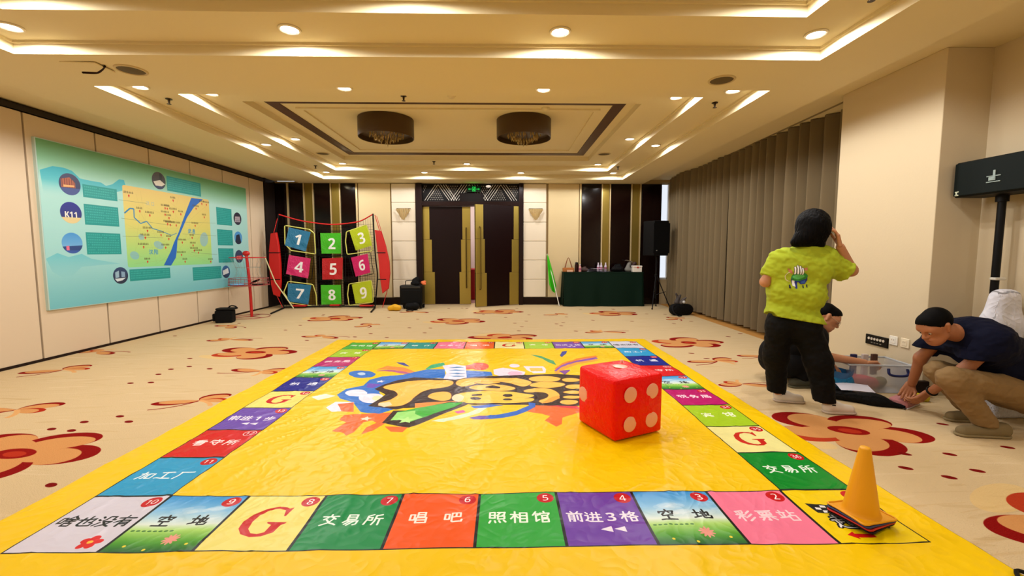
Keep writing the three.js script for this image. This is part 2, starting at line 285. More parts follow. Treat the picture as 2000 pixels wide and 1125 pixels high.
// left wall of folding partition panels
const wl = structGroup('wall_left');
obj('wall_core', bx(XL - 0.2, XL - 0.03, 0, C1, WB - 0.2, ZN), mat('#3a2a1c', 0.8), wl);
const panelMat = mat('#d6c2a6', 0.85, { bumpMap: rep(weave, 12), bumpScale: 0.0005 });
for (let i = 0; i < 15; i++) { const z1 = -9.55 + 0.877 * i, z0 = z1 - 0.877; if (z1 > ZN + 0.9) break; const a = Math.max(z0, -10.12); obj('partition_panel', worldUV(rb(0.06, 2.8, z1 - a - 0.022, 0.004, XL - 0.03, 1.43, (a + z1) / 2)), panelMat, wl); }
obj('ceiling_track', bx(XL - 0.03, XL + 0.012, 2.84, 2.9, WB, ZN), mat('#20140c', 0.4, { metalness: 0.3 }), wl);
obj('end_jamb', [bx(XL - 0.05, XL + 0.02, 0, 2.92, -10.2, -10.135), bx(XL - 0.04, XL, 0, 2.92, WB, -10.2)], mat('#2a2220', 0.4), wl);
const bl = struct('baseboard_left', bx(XL - 0.03, XL + 0.006, 0, 0.03, -10.13, ZN), mat('#241610', 0.5));

// right side: column, near wall, recess with a window behind the curtains
const wr = structGroup('wall_right');
const rightPaint = mat('#cdbc9c', 0.82, { bumpMap: rep(plasterTex, 2), bumpScale: 0.0008 });
obj('column', worldUV(rb(0.9, C1, 1.14, 0.006, 4.16, C1 / 2, -4.33)), rightPaint, wr);
obj('near_wall', worldUV(bx(4.11, 4.6, 0, C1, -3.8, ZN)), rightPaint, wr);
obj('recess_wall', bx(4.3, 4.5, 0, C1, WB - 0.2, -4.85), rightPaint, wr);
const win = structGroup('window_1');
obj('window_frame', [bx(3.785, 3.8, 0.6, 2.92, WB - 0.15, WB - 0.1), bx(3.97, 3.985, 0.6, 2.92, WB - 0.15, WB - 0.1), bx(3.785, 3.985, 0.6, 0.64, WB - 0.15, WB - 0.1), bx(3.785, 3.985, 2.88, 2.92, WB - 0.15, WB - 0.1)], mat('#d8d8d8', 0.4), win);
obj('pane', bx(3.8, 3.97, 0.64, 2.88, WB - 0.128, WB - 0.122), mat('#ffffff', 0.02, { transmission: 1, thickness: 0 }), win);
struct('wall_near', bx(-5.6, 4.7, 0, C3, ZN, ZN + 0.2), wallPaint);

// back wall
const wb = structGroup('wall_back');
const S = 1.0095, DX0 = -1.92, DX1 = 0.36, DT = 2.44;
obj('wall_core', [bx(-5.5, DX0 - 0.14, 0, 2.92, WB - 0.2, WB - 0.03), bx(DX1 + 0.1, 3.785, 0, 2.99, WB - 0.2, WB - 0.03), bx(3.985, 4.5, 0, 2.99, WB - 0.2, WB - 0.03), bx(3.785, 3.985, 0, 0.6, WB - 0.2, WB - 0.03), bx(3.785, 3.985, 2.92, 2.99, WB - 0.2, WB - 0.03), bx(DX0 - 0.14, DX1 + 0.1, 2.44, 2.99, WB - 0.2, WB - 0.05)], mat('#a8926c', 0.8), wb);
const darkGloss = mat('#120605', 0.12, { specularIntensity: 0.5 }), gold = mat('#8a7430', 0.38, { metalness: 0.75, bumpMap: rep(weave, 6), bumpScale: 0.0004 }), champagne = mat('#c7b184', 0.4, { metalness: 0.4 });
const stripe = (x0, x1, m, name, d = 0, y0 = 0.0) => obj(name, rb((x1 - x0) * S - 0.006, 2.87 - y0, 0.05 + d, 0.008, (x0 + x1) / 2 * S, (2.87 + y0) / 2 + 0.004, WB - 0.01), m, wb);
for (const [x0, x1] of [[-5.33, -5.05], [-5.0, -4.67], [-4.42, -4.05], [-3.8, -3.46], [1.84, 2.3], [2.53, 3.0], [3.26, 3.74]]) stripe(x0, x1, darkGloss, 'dark_panel');
for (const [x0, x1] of [[-4.66, -4.43], [-4.04, -3.81], [2.31, 2.52], [3.01, 3.24]]) {
  stripe(x0 + 0.02, x1 - 0.02, gold, 'gold_strip', -0.02);
  obj('strip_edge', [bx(x0 * S - 0.004, x0 * S + 0.022, 0, 2.874, WB - 0.03, WB + 0.035), bx(x1 * S - 0.022, x1 * S + 0.004, 0, 2.874, WB - 0.03, WB + 0.035)], champagne, wb);
}
for (const x of [-5.025, -3.43, 1.81]) obj('strip_edge', bx(x * S - 0.02, x * S + 0.02, 0, 2.874, WB - 0.03, WB + 0.035), champagne, wb);
stripe(-3.4, -2.65, wallPaint, 'painted_panel', 0, 0.17); stripe(1.05, 1.78, wallPaint, 'painted_panel', 0, 0.17);
const padMat = mat('#e6dac4', 0.75, { bumpMap: rep(weave, 8), bumpScale: 0.0004 });
for (const [x0, x1] of [[-2.62, -2.06], [0.46, 1.0]]) { const ys = [0.18, 0.61, 1.07, 1.52, 1.97, 2.43, 2.87]; for (let i = 0; i < 6; i++) obj('padded_panel', rb((x1 - x0) * S, ys[i + 1] - ys[i] - 0.004, 0.1, 0.016, (x0 + x1) / 2 * S, (ys[i] + ys[i + 1]) / 2, WB + 0.0, 3), padMat, wb); }
const skirting = mat('#1c0d0a', 0.3);
struct('baseboard_back', [bx(-3.42, -2.06, 0, 0.17, WB - 0.03, WB + 0.06), bx(0.45, 1.84, 0, 0.17, WB - 0.03, WB + 0.06)], skirting);

// door frame, lattice, two leaves
const wood = mat('#150303', 0.35, { specularIntensity: 0.3 }), woodFrame = mat('#1e0d0a', 0.35);
const tf = structGroup('trim_1');
obj('door_frame', [rb(0.14, 2.87, 0.3, 0.008, DX0 - 0.07, 1.435, WB - 0.03), rb(0.1, 2.87, 0.3, 0.008, DX1 + 0.05, 1.435, WB - 0.03), rb(DX1 - DX0 + 0.01, 0.1, 0.28, 0.006, (DX0 + DX1) / 2, 2.4, WB - 0.03)], woodFrame, tf);
obj('lattice_backing', bx(DX0, DX1, 2.45, 2.87, WB - 0.06, WB + 0.0), mat('#0a0404', 0.5), tf);
{ // screen of slanted rods and studs, in triangles that alternate
  const gs = [], y0 = 2.47, y1 = 2.86, T = 0.37;
  for (let k = -1; k < 8; k++) {
    const a = DX0 + k * T;
    for (let j = 0; j < 8; j++) { // slanted rods: a band leaning right, then one leaning left
      const o = j * 0.06, dir = k % 2 ? 1 : -1, xa = a + (dir > 0 ? o : T - o), xb = xa + dir * 0.26;
      if (Math.min(xa, xb) > DX0 + 0.01 && Math.max(xa, xb) < DX1 - 0.01 && j < 4) gs.push(rod([xa, y1 - 0.01, WB + 0.008], [xb, y0 + 0.01, WB + 0.008], 0.0075, 4));
    }
    for (let r = 0; r < 8; r++) for (let c = 0; c < 8; c++) { const x = a + T * 0.9 + (c - 3.5) * 0.042 + (r % 2) * 0.021, y = y0 + 0.03 + r * 0.045, half = (k % 2 ? r : 7 - r) * 0.02 + 0.01; if (Math.abs(x - a - T * 0.9) < half && x > DX0 + 0.02 && x < DX1 - 0.02) gs.push(new THREE.OctahedronGeometry(0.011).translate(x, y, WB + 0.006)); }
  }
  obj('lattice_rods', gs, mat('#d9d0c6', 0.5), tf).userData.kind = 'stuff';
}
const doorGold = mat('#a08a3c', 0.4, { metalness: 0.6, bumpMap: rep(weave, 10), bumpScale: 0.0004 });
function doorLeaf(name, w, flip) { // hinge at x = 0, leaf runs to +x
  const g = structGroup(name), H = 2.33;
  obj('leaf', rb(w, H, 0.05, 0.004, w / 2, H / 2 + 0.012, 0), wood, g);
  const plates = (edge, dir, widths) => widths.forEach((pw, i) => { const y0 = 0.014 + i * 0.775; obj('gold_plate', rb(pw, 0.771, 0.07, 0.004, edge + dir * pw / 2, y0 + 0.386, 0), doorGold, g); });
  plates(0.0, 1, [0.26, 0.2, 0.15]); plates(w, -1, [0.27, 0.225, 0.19]);
  const hx = w - 0.1;
  obj('handle', [tube([[hx, 0.42, 0.03 * flip], [hx, 0.42, 0.085 * flip], [hx, 0.5, 0.09 * flip], [hx, 1.1, 0.09 * flip], [hx, 1.75, 0.09 * flip], [hx, 1.83, 0.085 * flip], [hx, 1.83, 0.03 * flip]], 0.014, 40, 8)], mat('#6e5a2a', 0.3, { metalness: 0.8 }), g);
  return g;
}
const dl = doorLeaf('door_1', 1.12, 1); dl.position.set(DX0 + 0.005, 0, WB - 0.02);
const dr = doorLeaf('door_2', 1.12, -1); dr.position.set(DX1 - 0.005, 0, WB + 0.06); dr.rotation.y = Math.PI + 0.46;

// corridor seen through the gap
const corr = structGroup('wall_corridor');
const corrPaint = mat('#dccfc6', 0.8);
obj('corridor_shell', [bx(-3.2, 1.6, 0, 2.9, -13.2, -13), bx(-3.3, -3.1, 0, 2.9, -13, WB - 0.2), bx(1.5, 1.7, 0, 2.9, -13, WB - 0.2), bx(-3.2, 1.6, 2.6, 2.7, -13, WB - 0.2)], corrPaint, corr);
obj('corridor_carpet', bx(-3.2, 1.6, -0.1, 0.0, -13, -10.9), mat('#c9a8a4', 0.95, { map: canvas(256, 256, (c) => { c.fillStyle = '#c8b0ac'; c.fillRect(0, 0, 256, 256); c.strokeStyle = '#8a3038'; c.lineWidth = 7; for (let i = 0; i < 9; i++) { c.beginPath(); c.arc(30 + (i % 3) * 90, 40 + ((i / 3) | 0) * 85, 30, 0.4 * i, 4 + 0.4 * i); c.stroke(); } }) }), corr);
{
  const rt = thing('draped_table', 'red clothed table glimpsed through the gap of the open door', 'table', [-0.85, 0, -11.9]);
  obj('red_cloth', rb(0.9, 0.82, 0.5, 0.03, 0, 0.41, 0), mat('#a00818', 0.7), rt);
  const cl = new THREE.PointLight(0xfff0f0, 5, 0, 2); cl.position.set(-0.8, 2.5, -11.6); cl.castShadow = true; scene.add(cl);
  const cm = tag(obj('corridor_lamp', cy(0.08, 0.08, 0.02, -0.8, 2.575, -11.6), mat('#ffffff', 0.5, { emissive: '#fff4ee', emissiveIntensity: 4 })), 'round corridor ceiling lamp beyond the double doors', 'lamp');
}

// ---------- ceiling fixtures ----------
const ringMat = mat('#efe6d2', 0.5), lampGlow = mat('#ffffff', 0.4, { emissive: '#fffaf4', emissiveIntensity: 7 });
function downlight(x, y, z, label, group) {
  const t = thing('downlight', label, 'downlight', [x, y, z], 0, group);
  obj('trim_ring', lathe([[0.062, -0.001], [0.066, -0.012], [0.08, -0.012], [0.084, 0], [0.062, 0.0]], 24), ringMat, t);
  obj('glowing_lens', lathe([[0, -0.004], [0.06, -0.004], [0.063, 0.0]], 20), lampGlow, t);
  const s = new THREE.SpotLight(LAMP_COLOR, LAMP, 0, 1.55, 0.12, 2);
  s.position.set(x, y - 0.016, z); s.target.position.set(x, 0, z); s.castShadow = true; s.shadow.radius = 2; scene.add(s, s.target);
}
const far = 'downlights of the far coffer', near = 'downlights of the near coffer';
const col4 = ['leftmost of four', 'second from left of four', 'third from left of four', 'rightmost of four'];
[-3.76, -1.66, 0.42, 2.43].forEach((x, i) => {
  downlight(x, C1, -4.78, col4[i] + ' downlights along the near rim of the far coffer', far);
  downlight(x - 0.05, C1, -9.7, col4[i] + ' downlights on the outer step by the door wall', far);
  downlight(x + 0.02, C1, -3.56, col4[i] + ' big downlights crossing the top of the picture', near);
  downlight(x, C1, 1.4, col4[i] + ' downlights on the coffer behind the camera', near);
});
downlight(-3.78, C1, -7.25, 'downlight on the outer step midway along the poster wall side', far);
downlight(2.44, C1, -7.2, 'downlight on the outer step midway along the curtain side', far);
downlight(-3.34, C2, -5.26, 'downlight on the inner step nearest the poster wall corner', far);
downlight(2.02, C2, -5.28, 'downlight on the inner step nearest the curtain corner', far);
downlight(-3.34, C2, -7.3, 'downlight on the inner step midway along the poster wall side', far);
downlight(2.02, C2, -7.2, 'downlight on the inner step midway along the curtain side', far);
[-3.3, -0.76, 1.95].forEach((x, i) => downlight(x, C2, -9.27, ['left', 'middle', 'right'][i] + ' one of three downlights on the inner step by the door wall', far));
downlight(-3.76, C1, -1.1, 'left side downlight of the near coffer', near); downlight(2.43, C1, -1.1, 'right side downlight of the near coffer', near);
[-3.3, -0.66, 2.0].forEach((x, i) => downlight(x, C2, -3.0, ['left', 'middle', 'right'][i] + ' downlight on the inner step of the near coffer', near));

const grille = mat('#5a4a28', 0.7), holder = mat('#c9b58a', 0.6);
for (const [x, y, z, l] of [[-3.29, C0, -4.1, 'round ceiling speaker beside the upper left downlight'], [2.04, C0, -4.23, 'dark round ceiling speaker near the right coffer corner'], [-3.33, C2, -8.35, 'small round ceiling speaker by the far left coffer corner'], [1.86, C2, -8.3, 'small round ceiling speaker by the far right coffer corner']]) {
  const t = thing('ceiling_speaker', l, 'speaker', [x, y, z]);
  obj('rim', lathe([[0.1, 0], [0.104, -0.012], [0.118, -0.01], [0.12, 0]], 28), holder, t);
  obj('grille', lathe([[0, -0.014], [0.06, -0.012], [0.101, -0.006], [0.102, 0]], 28), grille, t);
}
for (const [x, y, z, l] of [[-3.74, C1, -5.15, 'fire sprinkler under the outer step near the poster wall'], [-1.16, C2, -5.3, 'fire sprinkler in front of the left chandelier'], [2.42, C1, -5.16, 'fire sprinkler under the outer step near the curtain'], [-3.74, C1, -9.0, 'fire sprinkler by the far left coffer corner'], [-1.4, C2, -9.05, 'fire sprinkler above the number target and door wall'], [2.3, C1, -9.0, 'fire sprinkler by the far right coffer corner'], [2.42, C1, -3.0, 'fire sprinkler cut by the top edge at right']]) {
  const t = thing('sprinkler', l, 'sprinkler', [x, y, z]), m = mat('#3c2c1a', 0.4, { metalness: 0.6 });
  obj('escutcheon', cy(0.035, 0.03, 0.008, 0, -0.008, 0), m, t); obj('nozzle', cy(0.009, 0.014, 0.05, 0, -0.056, 0, 10), m, t); obj('deflector', cy(0.022, 0.022, 0.004, 0, -0.06, 0, 12), m, t);
}
for (const [x, y, z, l] of [[-0.6, C2, -5.25, 'pale smoke detector ahead of the two chandeliers'], [0.55, C3, -5.95, 'smoke detector just ahead of the right chandelier']]) tag(obj('smoke_detector', lathe([[0, -0.04], [0.035, -0.038], [0.05, -0.02], [0.055, 0]], 20).translate(x, y, z), mat('#d8c8a0', 0.5)), l, 'detector');
{
  const t = thing('ceiling_hatch', 'loose ceiling hatch with a curved dark gap beside the speaker', 'hatch', [-3.6, C0, -4.06]);
  obj('lid', rb(0.3, 0.012, 0.2, 0.006, 0, -0.007, 0.03), cream, t).rotation.z = -0.03;
  obj('gap', tube([[-0.15, -0.012, -0.08], [-0.03, -0.014, -0.08], [0.07, -0.014, -0.02], [0.17, -0.012, 0.06]], 0.009, 16, 6), mat('#2a140a', 0.8), t);
}
const drumMat = mat('#4a3414', 0.45, { metalness: 0.3, bumpMap: rep(weave, 40, 4), bumpScale: 0.001, transmission: 0 }), crystal = mat('#b89a60', 0.08, { metalness: 0.2, clearcoat: 1 });
for (const [x, l] of [[-1.68, 'left of two bronze drum chandeliers with hanging crystals'], [0.29, 'right of two bronze drum chandeliers with hanging crystals']]) {
  const t = thing('chandelier', l, 'chandelier', [x, C3, -6.5], 0, 'drum chandeliers');
  obj('drum_shade', lathe([[0.375, 0], [0.39, -0.005], [0.39, -0.26], [0.385, -0.265], [0.375, -0.26], [0.375, 0]], 48), drumMat, t);
  obj('diffuser_plate', lathe([[0.0, -0.2], [0.374, -0.2]], 36), mat('#3a2a16', 0.4), t);
  const gs = [];
  for (let i = 0; i < 90; i++) { const r = 0.25 * Math.sqrt(rnd()), a = rnd() * 6.28, len = 0.02 + 0.03 * rnd(), y = -0.22 - (1 - r / 0.25) * 0.16 * (0.5 + 0.5 * rnd()); gs.push(new THREE.OctahedronGeometry(0.014).scale(0.7, len / 0.014, 0.7).translate(r * Math.cos(a), y, r * Math.sin(a))); if (i % 3 === 0) gs.push(rod([r * Math.cos(a), -0.2, r * Math.sin(a)], [r * Math.cos(a), y, r * Math.sin(a)], 0.002, 4)); }
  obj('crystals', gs, crystal, t).userData.kind = 'stuff';
}

// ---------- the game mat ----------
const BX0 = -2.12, BX1 = 1.865, BZ0 = -6.11, BZ1 = -1.79, CW = (BX1 - BX0) / 10, CD = (BZ1 - BZ0) / 10;
const matH = (x, z) => 0.011 + 0.0055 * n2(x * 1.3, z * 1.3) + 0.003 * Math.max(0, 1 - 3 * Math.abs(n2(x * 1.1 + 9, z * 0.8))) + 0.004 * Math.max(0, 1 - 5 * Math.abs(n2(x * 2.1 - 4 + z * 0.8, z * 0.9 + 3)));
function matPatch(x0, x1, z0, z1, nu, nv) {
  const g = grid(nu, nv, (u, v) => { const x = x0 + (x1 - x0) * u, z = z1 + (z0 - z1) * v; return [x, matH(x, z), z]; });
  const p = g.attributes.position, uv = new Float32Array(p.count * 2), nn = g.attributes.normal, e = 0.01;
  for (let i = 0; i < p.count; i++) { const x = p.getX(i), z = p.getZ(i); uv[2 * i] = x; uv[2 * i + 1] = z; const v = V(matH(x - e, z) - matH(x + e, z), 2 * e, matH(x, z - e) - matH(x, z + e)).normalize(); nn.setXYZ(i, v.x, v.y, v.z); }
  g.setAttribute('uv1', new THREE.BufferAttribute(uv, 2));
  return g;
}
const vinyl = (o) => mat('#ffffff', 0.32, { bumpMap: rep(creaseTex, 0.9, 0.9, 1), bumpScale: 0.0045, specularIntensity: 0.38, ...o });
const MAT = thing('game_mat', 'large yellow vinyl board game mat spread over the carpet', 'game mat');
const yellowVinyl = vinyl({ color: '#f2c800' });
const MX0 = -2.38, MX1 = 2.03, MZ0 = -6.28, MZ1 = -1.42;
{
  const strips = [[MX0, BX0, MZ0, MZ1, 4, 80], [BX1, MX1, MZ0, MZ1, 4, 80], [BX0, BX1, MZ0, BZ0, 60, 4], [BX0, BX1, BZ1, MZ1, 60, 8]].map((a) => matPatch(...a));
  obj('yellow_border', mergeGeometries(strips), yellowVinyl, MAT);
  obj('white_hem', grid(1, 90, (u, v) => { const z = MZ1 + (MZ0 - MZ1) * v, x = MX1 + 0.012 * u; return [x, matH(x, z) * (1 - u) + 0.001, z]; }), mat('#e9e2d2', 0.6), MAT);
}
const ART = [ // printed picture in the middle of the mat, outlines in centimetres
['#f06a2c',[-124,-336,-89,-340,-88,-318,-93,-305,-99,-299,-99,-310,-94,-319,-99,-324,-105,-320,-106,-302,-109,-297,-112,-301,-121,-304,-119,-312,-117,-321,-124,-326]],
['#f06a2c',[-86,-312,-70,-312,-72,-303,-80,-304]],
['#f06a2c',[19,-340,25,-357,37,-356,63,-348,59,-337,47,-329,44,-326,42,-314,38,-310,31,-320,36,-329,30,-335]],
['#d8324a',[36,-354,62,-345,61,-349,58,-354]],
['#f28c3c',[-138,-468,-130,-484,-110,-476,-92,-454,-97,-450,-113,-464,-127,-472]],
['#b35a8a',[-136,-464,-126,-468,-106,-459,-93,-448,-107,-453,-125,-462]],
['#1f6fcc',[-148,-385,-146,-402,-133,-411,-133,-430,-124,-442,-104,-448,-83,-464,-64,-466,-59,-433,-90,-437,-114,-403,-113,-390,-89,-348,-98,-338,-113,-342,-127,-365,-141,-374]],
['#1f6fcc',[-40,-463,-14,-458,-12,-444,-38,-431]],
['#6a4bc0',[-131,-418,-117,-414,-122,-403,-128,-405]],
['#1f6fcc',[-133,-450,-133,-444,-135,-439,-140,-437,-146,-437,-152,-440,-157,-445,-161,-451,-162,-457,-160,-462,-155,-465,-149,-464,-142,-461,-137,-456]],
['#bcd4f4',[-144,-451,-144,-449,-145,-448,-146,-447,-148,-447,-149,-448,-151,-449,-152,-451,-152,-453,-152,-455,-150,-456,-149,-456,-147,-455,-145,-453]],
['#2a3d9e',[-123,-499,-115,-498,-105,-481,-112,-486]],
['#e8e2f4',[-123,-389,-123,-385,-125,-382,-128,-380,-132,-381,-137,-382,-140,-386,-143,-390,-143,-394,-142,-397,-138,-399,-134,-399,-129,-397,-126,-393]],
['#e8e2f4',[-103,-375,-103,-370,-105,-366,-109,-364,-114,-364,-119,-366,-123,-370,-126,-376,-127,-381,-125,-385,-121,-387,-115,-387,-110,-385,-106,-380]],
['#f3e5b8',[-106,-375,-106,-373,-106,-370,-107,-369,-109,-369,-111,-371,-113,-373,-114,-375,-114,-378,-114,-380,-113,-381,-111,-381,-109,-380,-107,-378]],
['#e8e2f4',[-144,-351,-142,-365,-127,-365,-122,-348,-136,-342]],
['#ee6a3a',[-138,-360,-127,-364,-120,-343,-129,-344]],
['#f4efdc',[-167,-378,-159,-387,-149,-382,-153,-376,-159,-371]],
['#e5533d',[-17,-479,-18,-473,-20,-468,-24,-465,-28,-465,-32,-468,-35,-473,-37,-480,-36,-486,-34,-492,-30,-495,-25,-495,-21,-491,-18,-486]],
['#e5533d',[-48,-480,-36,-487,-25,-492,-27,-472,-40,-468]],
['#3fae7a',[-84,-467,-81,-486,-69,-496,-66,-483,-74,-475,-81,-464]],
['#e8e2f4',[-68,-483,-56,-489,-43,-482,-38,-436,-48,-429,-60,-431,-60,-454]],
['#3c7fb8',[-60,-475,-52,-479,-43,-475,-52,-474]],
['#3c7fb8',[-58,-463,-51,-467,-42,-463,-50,-462]],
['#3c7fb8',[-57,-452,-50,-455,-41,-451,-49,-450]],
['#3c7fb8',[-55,-441,-49,-444,-40,-441,-48,-440]],
['#e8e2f4',[-11,-467,-1,-474,22,-455,20,-440,-1,-438,-10,-449]],
['#f0b8d4',[19,-449,18,-446,16,-443,13,-442,10,-442,7,-443,5,-446,4,-449,5,-453,7,-456,10,-457,14,-457,16,-455,18,-453]],
['#e8e2f4',[17,-481,17,-478,15,-475,13,-474,10,-474,8,-475,7,-478,6,-481,7,-485,8,-488,11,-489,13,-489,15,-488,17,-485]],
['#e8e2f4',[22,-479,43,-478,45,-466,43,-452,31,-450,25,-462]],
['#e7c35a',[28,-471,41,-471,41,-459,29,-457]],
['#3a9c6a',[33,-531,45,-525,57,-501,58,-483,53,-490,46,-513]],
['#e8822c',[55,-468,67,-491,87,-513,112,-526,113,-520,86,-504,68,-483,58,-463]],
['#8a4fb0',[54,-461,65,-482,85,-504,110,-517,111,-511,85,-496,67,-475,57,-456]],
['#e8a23c',[53,-453,64,-474,84,-496,108,-508,110,-502,84,-487,66,-467,56,-449]],
['#2a3d9e',[69,-530,74,-548,80,-552,77,-539,70,-524]],
['#7a3f9c',[59,-460,71,-463,63,-447]],
['#2c1418',[-119,-400,-114,-414,-104,-429,-91,-438,-48,-428,-30,-438,-13,-441,24,-443,56,-448,80,-442,96,-438,93,-393,78,-353,61,-353,7,-357,-27,-358,-35,-361,-72,-350,-82,-350,-87,-347,-102,-353,-112,-357,-107,-374,-105,-385]],
['#f5bf52',[-115,-403,-110,-414,-88,-429,-64,-427,-49,-426,-48,-406,-73,-399,-78,-379,-79,-361,-86,-353,-98,-353,-105,-358,-106,-365,-98,-370,-94,-380,-95,-386,-100,-394]],
['#f3d9b4',[-105,-363,-97,-365,-93,-357,-98,-353,-104,-358]],
['#f5bf52',[-48,-415,-44,-432,-22,-433,10,-434,19,-429,29,-419,22,-407,15,-406,4,-419,-22,-419,-32,-408,-41,-404]],
['#f5bf52',[11,-401,10,-398,6,-395,0,-393,-7,-392,-14,-392,-22,-394,-27,-396,-31,-399,-33,-402,-32,-405,-28,-408,-22,-410,-15,-411,-7,-411,0,-410,6,-407,10,-404]],
['#2c1418',[-4,-403,-4,-401,-6,-400,-9,-400,-12,-400,-15,-400,-17,-402,-17,-403,-17,-404,-15,-405,-12,-406,-9,-406,-6,-405,-4,-404]],
['#f5bf52',[-3,-417,-5,-415,-8,-413,-13,-412,-19,-413,-24,-414,-27,-415,-29,-417,-27,-419,-24,-421,-19,-421,-13,-421,-8,-420,-5,-419]],
['#f5bf52',[-68,-379,-65,-390,-54,-394,-47,-388,-45,-369,-54,-365,-64,-373]],
['#ee8a2e',[-74,-360,-55,-364,-41,-366,-44,-359,-72,-350]],
['#f7c545',[-46,-379,-37,-389,-20,-391,9,-392,14,-387,27,-383,25,-377,14,-372,26,-374,25,-365,13,-362,-25,-360,-40,-363]],
['#2c1418',[-20,-373,-21,-371,-22,-370,-23,-370,-25,-370,-27,-370,-28,-371,-29,-373,-29,-374,-27,-375,-26,-376,-24,-376,-22,-375,-21,-374]],
['#2c1418',[-28,-382,-20,-384,-20,-381,-28,-379]],
['#2c1418',[7,-382,7,-380,6,-379,4,-378,2,-378,1,-379,0,-380,-1,-382,0,-383,1,-385,2,-385,4,-385,6,-385,7,-383]],
['#2c1418',[7,-371,6,-370,5,-369,4,-369,2,-369,1,-369,0,-370,-1,-371,0,-372,1,-373,2,-373,4,-373,5,-373,6,-372]],
['#f3d9b4',[-35,-374,-36,-370,-36,-367,-38,-365,-40,-365,-42,-367,-44,-370,-45,-374,-45,-378,-44,-381,-42,-383,-40,-383,-38,-381,-36,-378]],
['#f5bf52',[57,-429,55,-424,50,-420,43,-418,36,-419,30,-421,26,-424,24,-429,26,-434,31,-438,38,-440,45,-440,52,-437,56,-433]],
['#f5bf52',[59,-410,56,-406,51,-404,44,-402,37,-402,30,-404,25,-407,24,-411,26,-415,31,-418,38,-420,46,-419,53,-417,57,-414]],
['#f5bf52',[75,-424,74,-421,71,-418,67,-417,63,-417,59,-418,57,-421,57,-425,58,-428,61,-431,65,-432,69,-432,73,-430,75,-428]],
['#f5bf52',[75,-403,74,-401,71,-398,67,-397,63,-397,60,-399,58,-401,57,-404,59,-407,61,-409,65,-410,69,-410,73,-409,75,-406]],
['#f5bf52',[70,-388,69,-386,66,-384,63,-384,59,-384,56,-385,54,-386,53,-388,54,-390,57,-392,60,-393,64,-393,67,-392,70,-390]],
['#f5bf52',[69,-375,68,-373,65,-372,61,-371,57,-371,54,-372,52,-373,51,-375,52,-377,55,-379,59,-380,63,-379,66,-379,68,-377]],
['#f5bf52',[63,-362,62,-360,59,-357,56,-356,52,-356,49,-358,47,-360,47,-362,48,-365,51,-367,54,-368,58,-368,61,-367,63,-365]],
['#f5bf52',[94,-418,92,-413,89,-409,85,-407,82,-407,79,-409,78,-413,78,-418,79,-423,82,-427,86,-430,90,-430,93,-427,94,-423]],
['#f5bf52',[87,-393,86,-389,83,-386,81,-385,78,-385,75,-387,74,-389,74,-393,76,-396,78,-399,81,-401,84,-401,86,-399,87,-396]],
['#f5bf52',[84,-370,82,-367,80,-365,76,-363,73,-363,70,-365,69,-367,69,-370,70,-374,72,-376,76,-378,79,-377,82,-376,84,-373]],
['#f5bf52',[16,-394,25,-401,42,-403,50,-388,49,-374,41,-362,32,-359,28,-365,38,-374,40,-385,34,-391,21,-388]],
['#f7a23c',[41,-374,48,-380,48,-372,40,-363,32,-360]],
['#2c1418',[-90,-319,-88,-344,-76,-344,-45,-364,-34,-363,-30,-359,-65,-315,-69,-311]],
['#3fae3a',[-85,-324,-84,-341,-46,-362,-35,-362,-41,-352,-70,-322,-78,-325,-81,-329]],
['#9be07a',[-85,-324,-84,-340,-71,-343,-70,-336,-63,-330,-71,-322,-75,-327,-81,-325]],
['#cfe6c4',[-54,-322,-41,-329,-28,-339,-20,-350,-14,-351,-20,-339,-32,-328,-45,-320]],
['#d04a9a',[-39,-342,-33,-345,-31,-341,-36,-338]],
['#2f63c8',[-27,-355,-11,-357,-1,-355,-14,-351,-24,-350]],
['#5a3aa8',[-26,-328,-19,-332,-8,-331,-5,-327,-13,-324,-23,-325]],
['#1b5fc4',[-14,-331,-3,-334,10,-341,21,-354,21,-361,26,-360,25,-351,18,-341,9,-332,-1,-327,-10,-325]],
];

const ix0 = BX0 + CW, ix1 = BX1 - CW, iz0 = BZ0 + CD, iz1 = BZ1 - CD;
const centerTex = canvas(2048, 2048, (c, w, h) => {
  c.fillStyle = '#f2c800'; c.fillRect(0, 0, w, h);
  c.setTransform(w / (ix1 - ix0) / 100, 0, 0, h / (iz1 - iz0) / 100, -ix0 * w / (ix1 - ix0), -iz0 * h / (iz1 - iz0));
  c.lineJoin = 'round';
  for (const [col, p] of ART) {
    const n = p.length / 2, X = (i) => p[2 * ((i + n) % n)], Z = (i) => p[2 * ((i + n) % n) + 1];
    c.beginPath();
    c.moveTo((X(0) + X(1)) / 2, (Z(0) + Z(1)) / 2);
    const straight = n !== 14 && n !== 18 && col !== '#f5bf52' && col !== '#f7c545';
    for (let i = 1; i <= n; i++) { if (straight) { c.lineTo(X(i), Z(i)); c.lineTo((X(i) + X(i + 1)) / 2, (Z(i) + Z(i + 1)) / 2); } else c.quadraticCurveTo(X(i), Z(i), (X(i) + X(i + 1)) / 2, (Z(i) + Z(i + 1)) / 2); }
    c.closePath(); c.fillStyle = col; c.fill();
    c.strokeStyle = col === '#f5bf52' ? '#7a3c18' : col; c.lineWidth = col === '#f5bf52' ? 0.6 : 0.9; c.stroke();
  }
  const star = (x, z, r, col) => { c.fillStyle = col; c.beginPath(); for (let i = 0; i < 10; i++) { const a = i * Math.PI / 5, q = i % 2 ? r * 0.45 : r; c.lineTo(x + q * Math.sin(a), z - q * Math.cos(a)); } c.fill(); };
  star(-121, -425, 5, '#e8e2f4'); star(-105, -327, 5, '#ffe0c8'); star(-74, -325, 7, '#b8ee90');
});
obj('printed_center', matPatch(ix0, ix1, iz0, iz1, 140, 150), vinyl({ map: centerTex }), MAT);
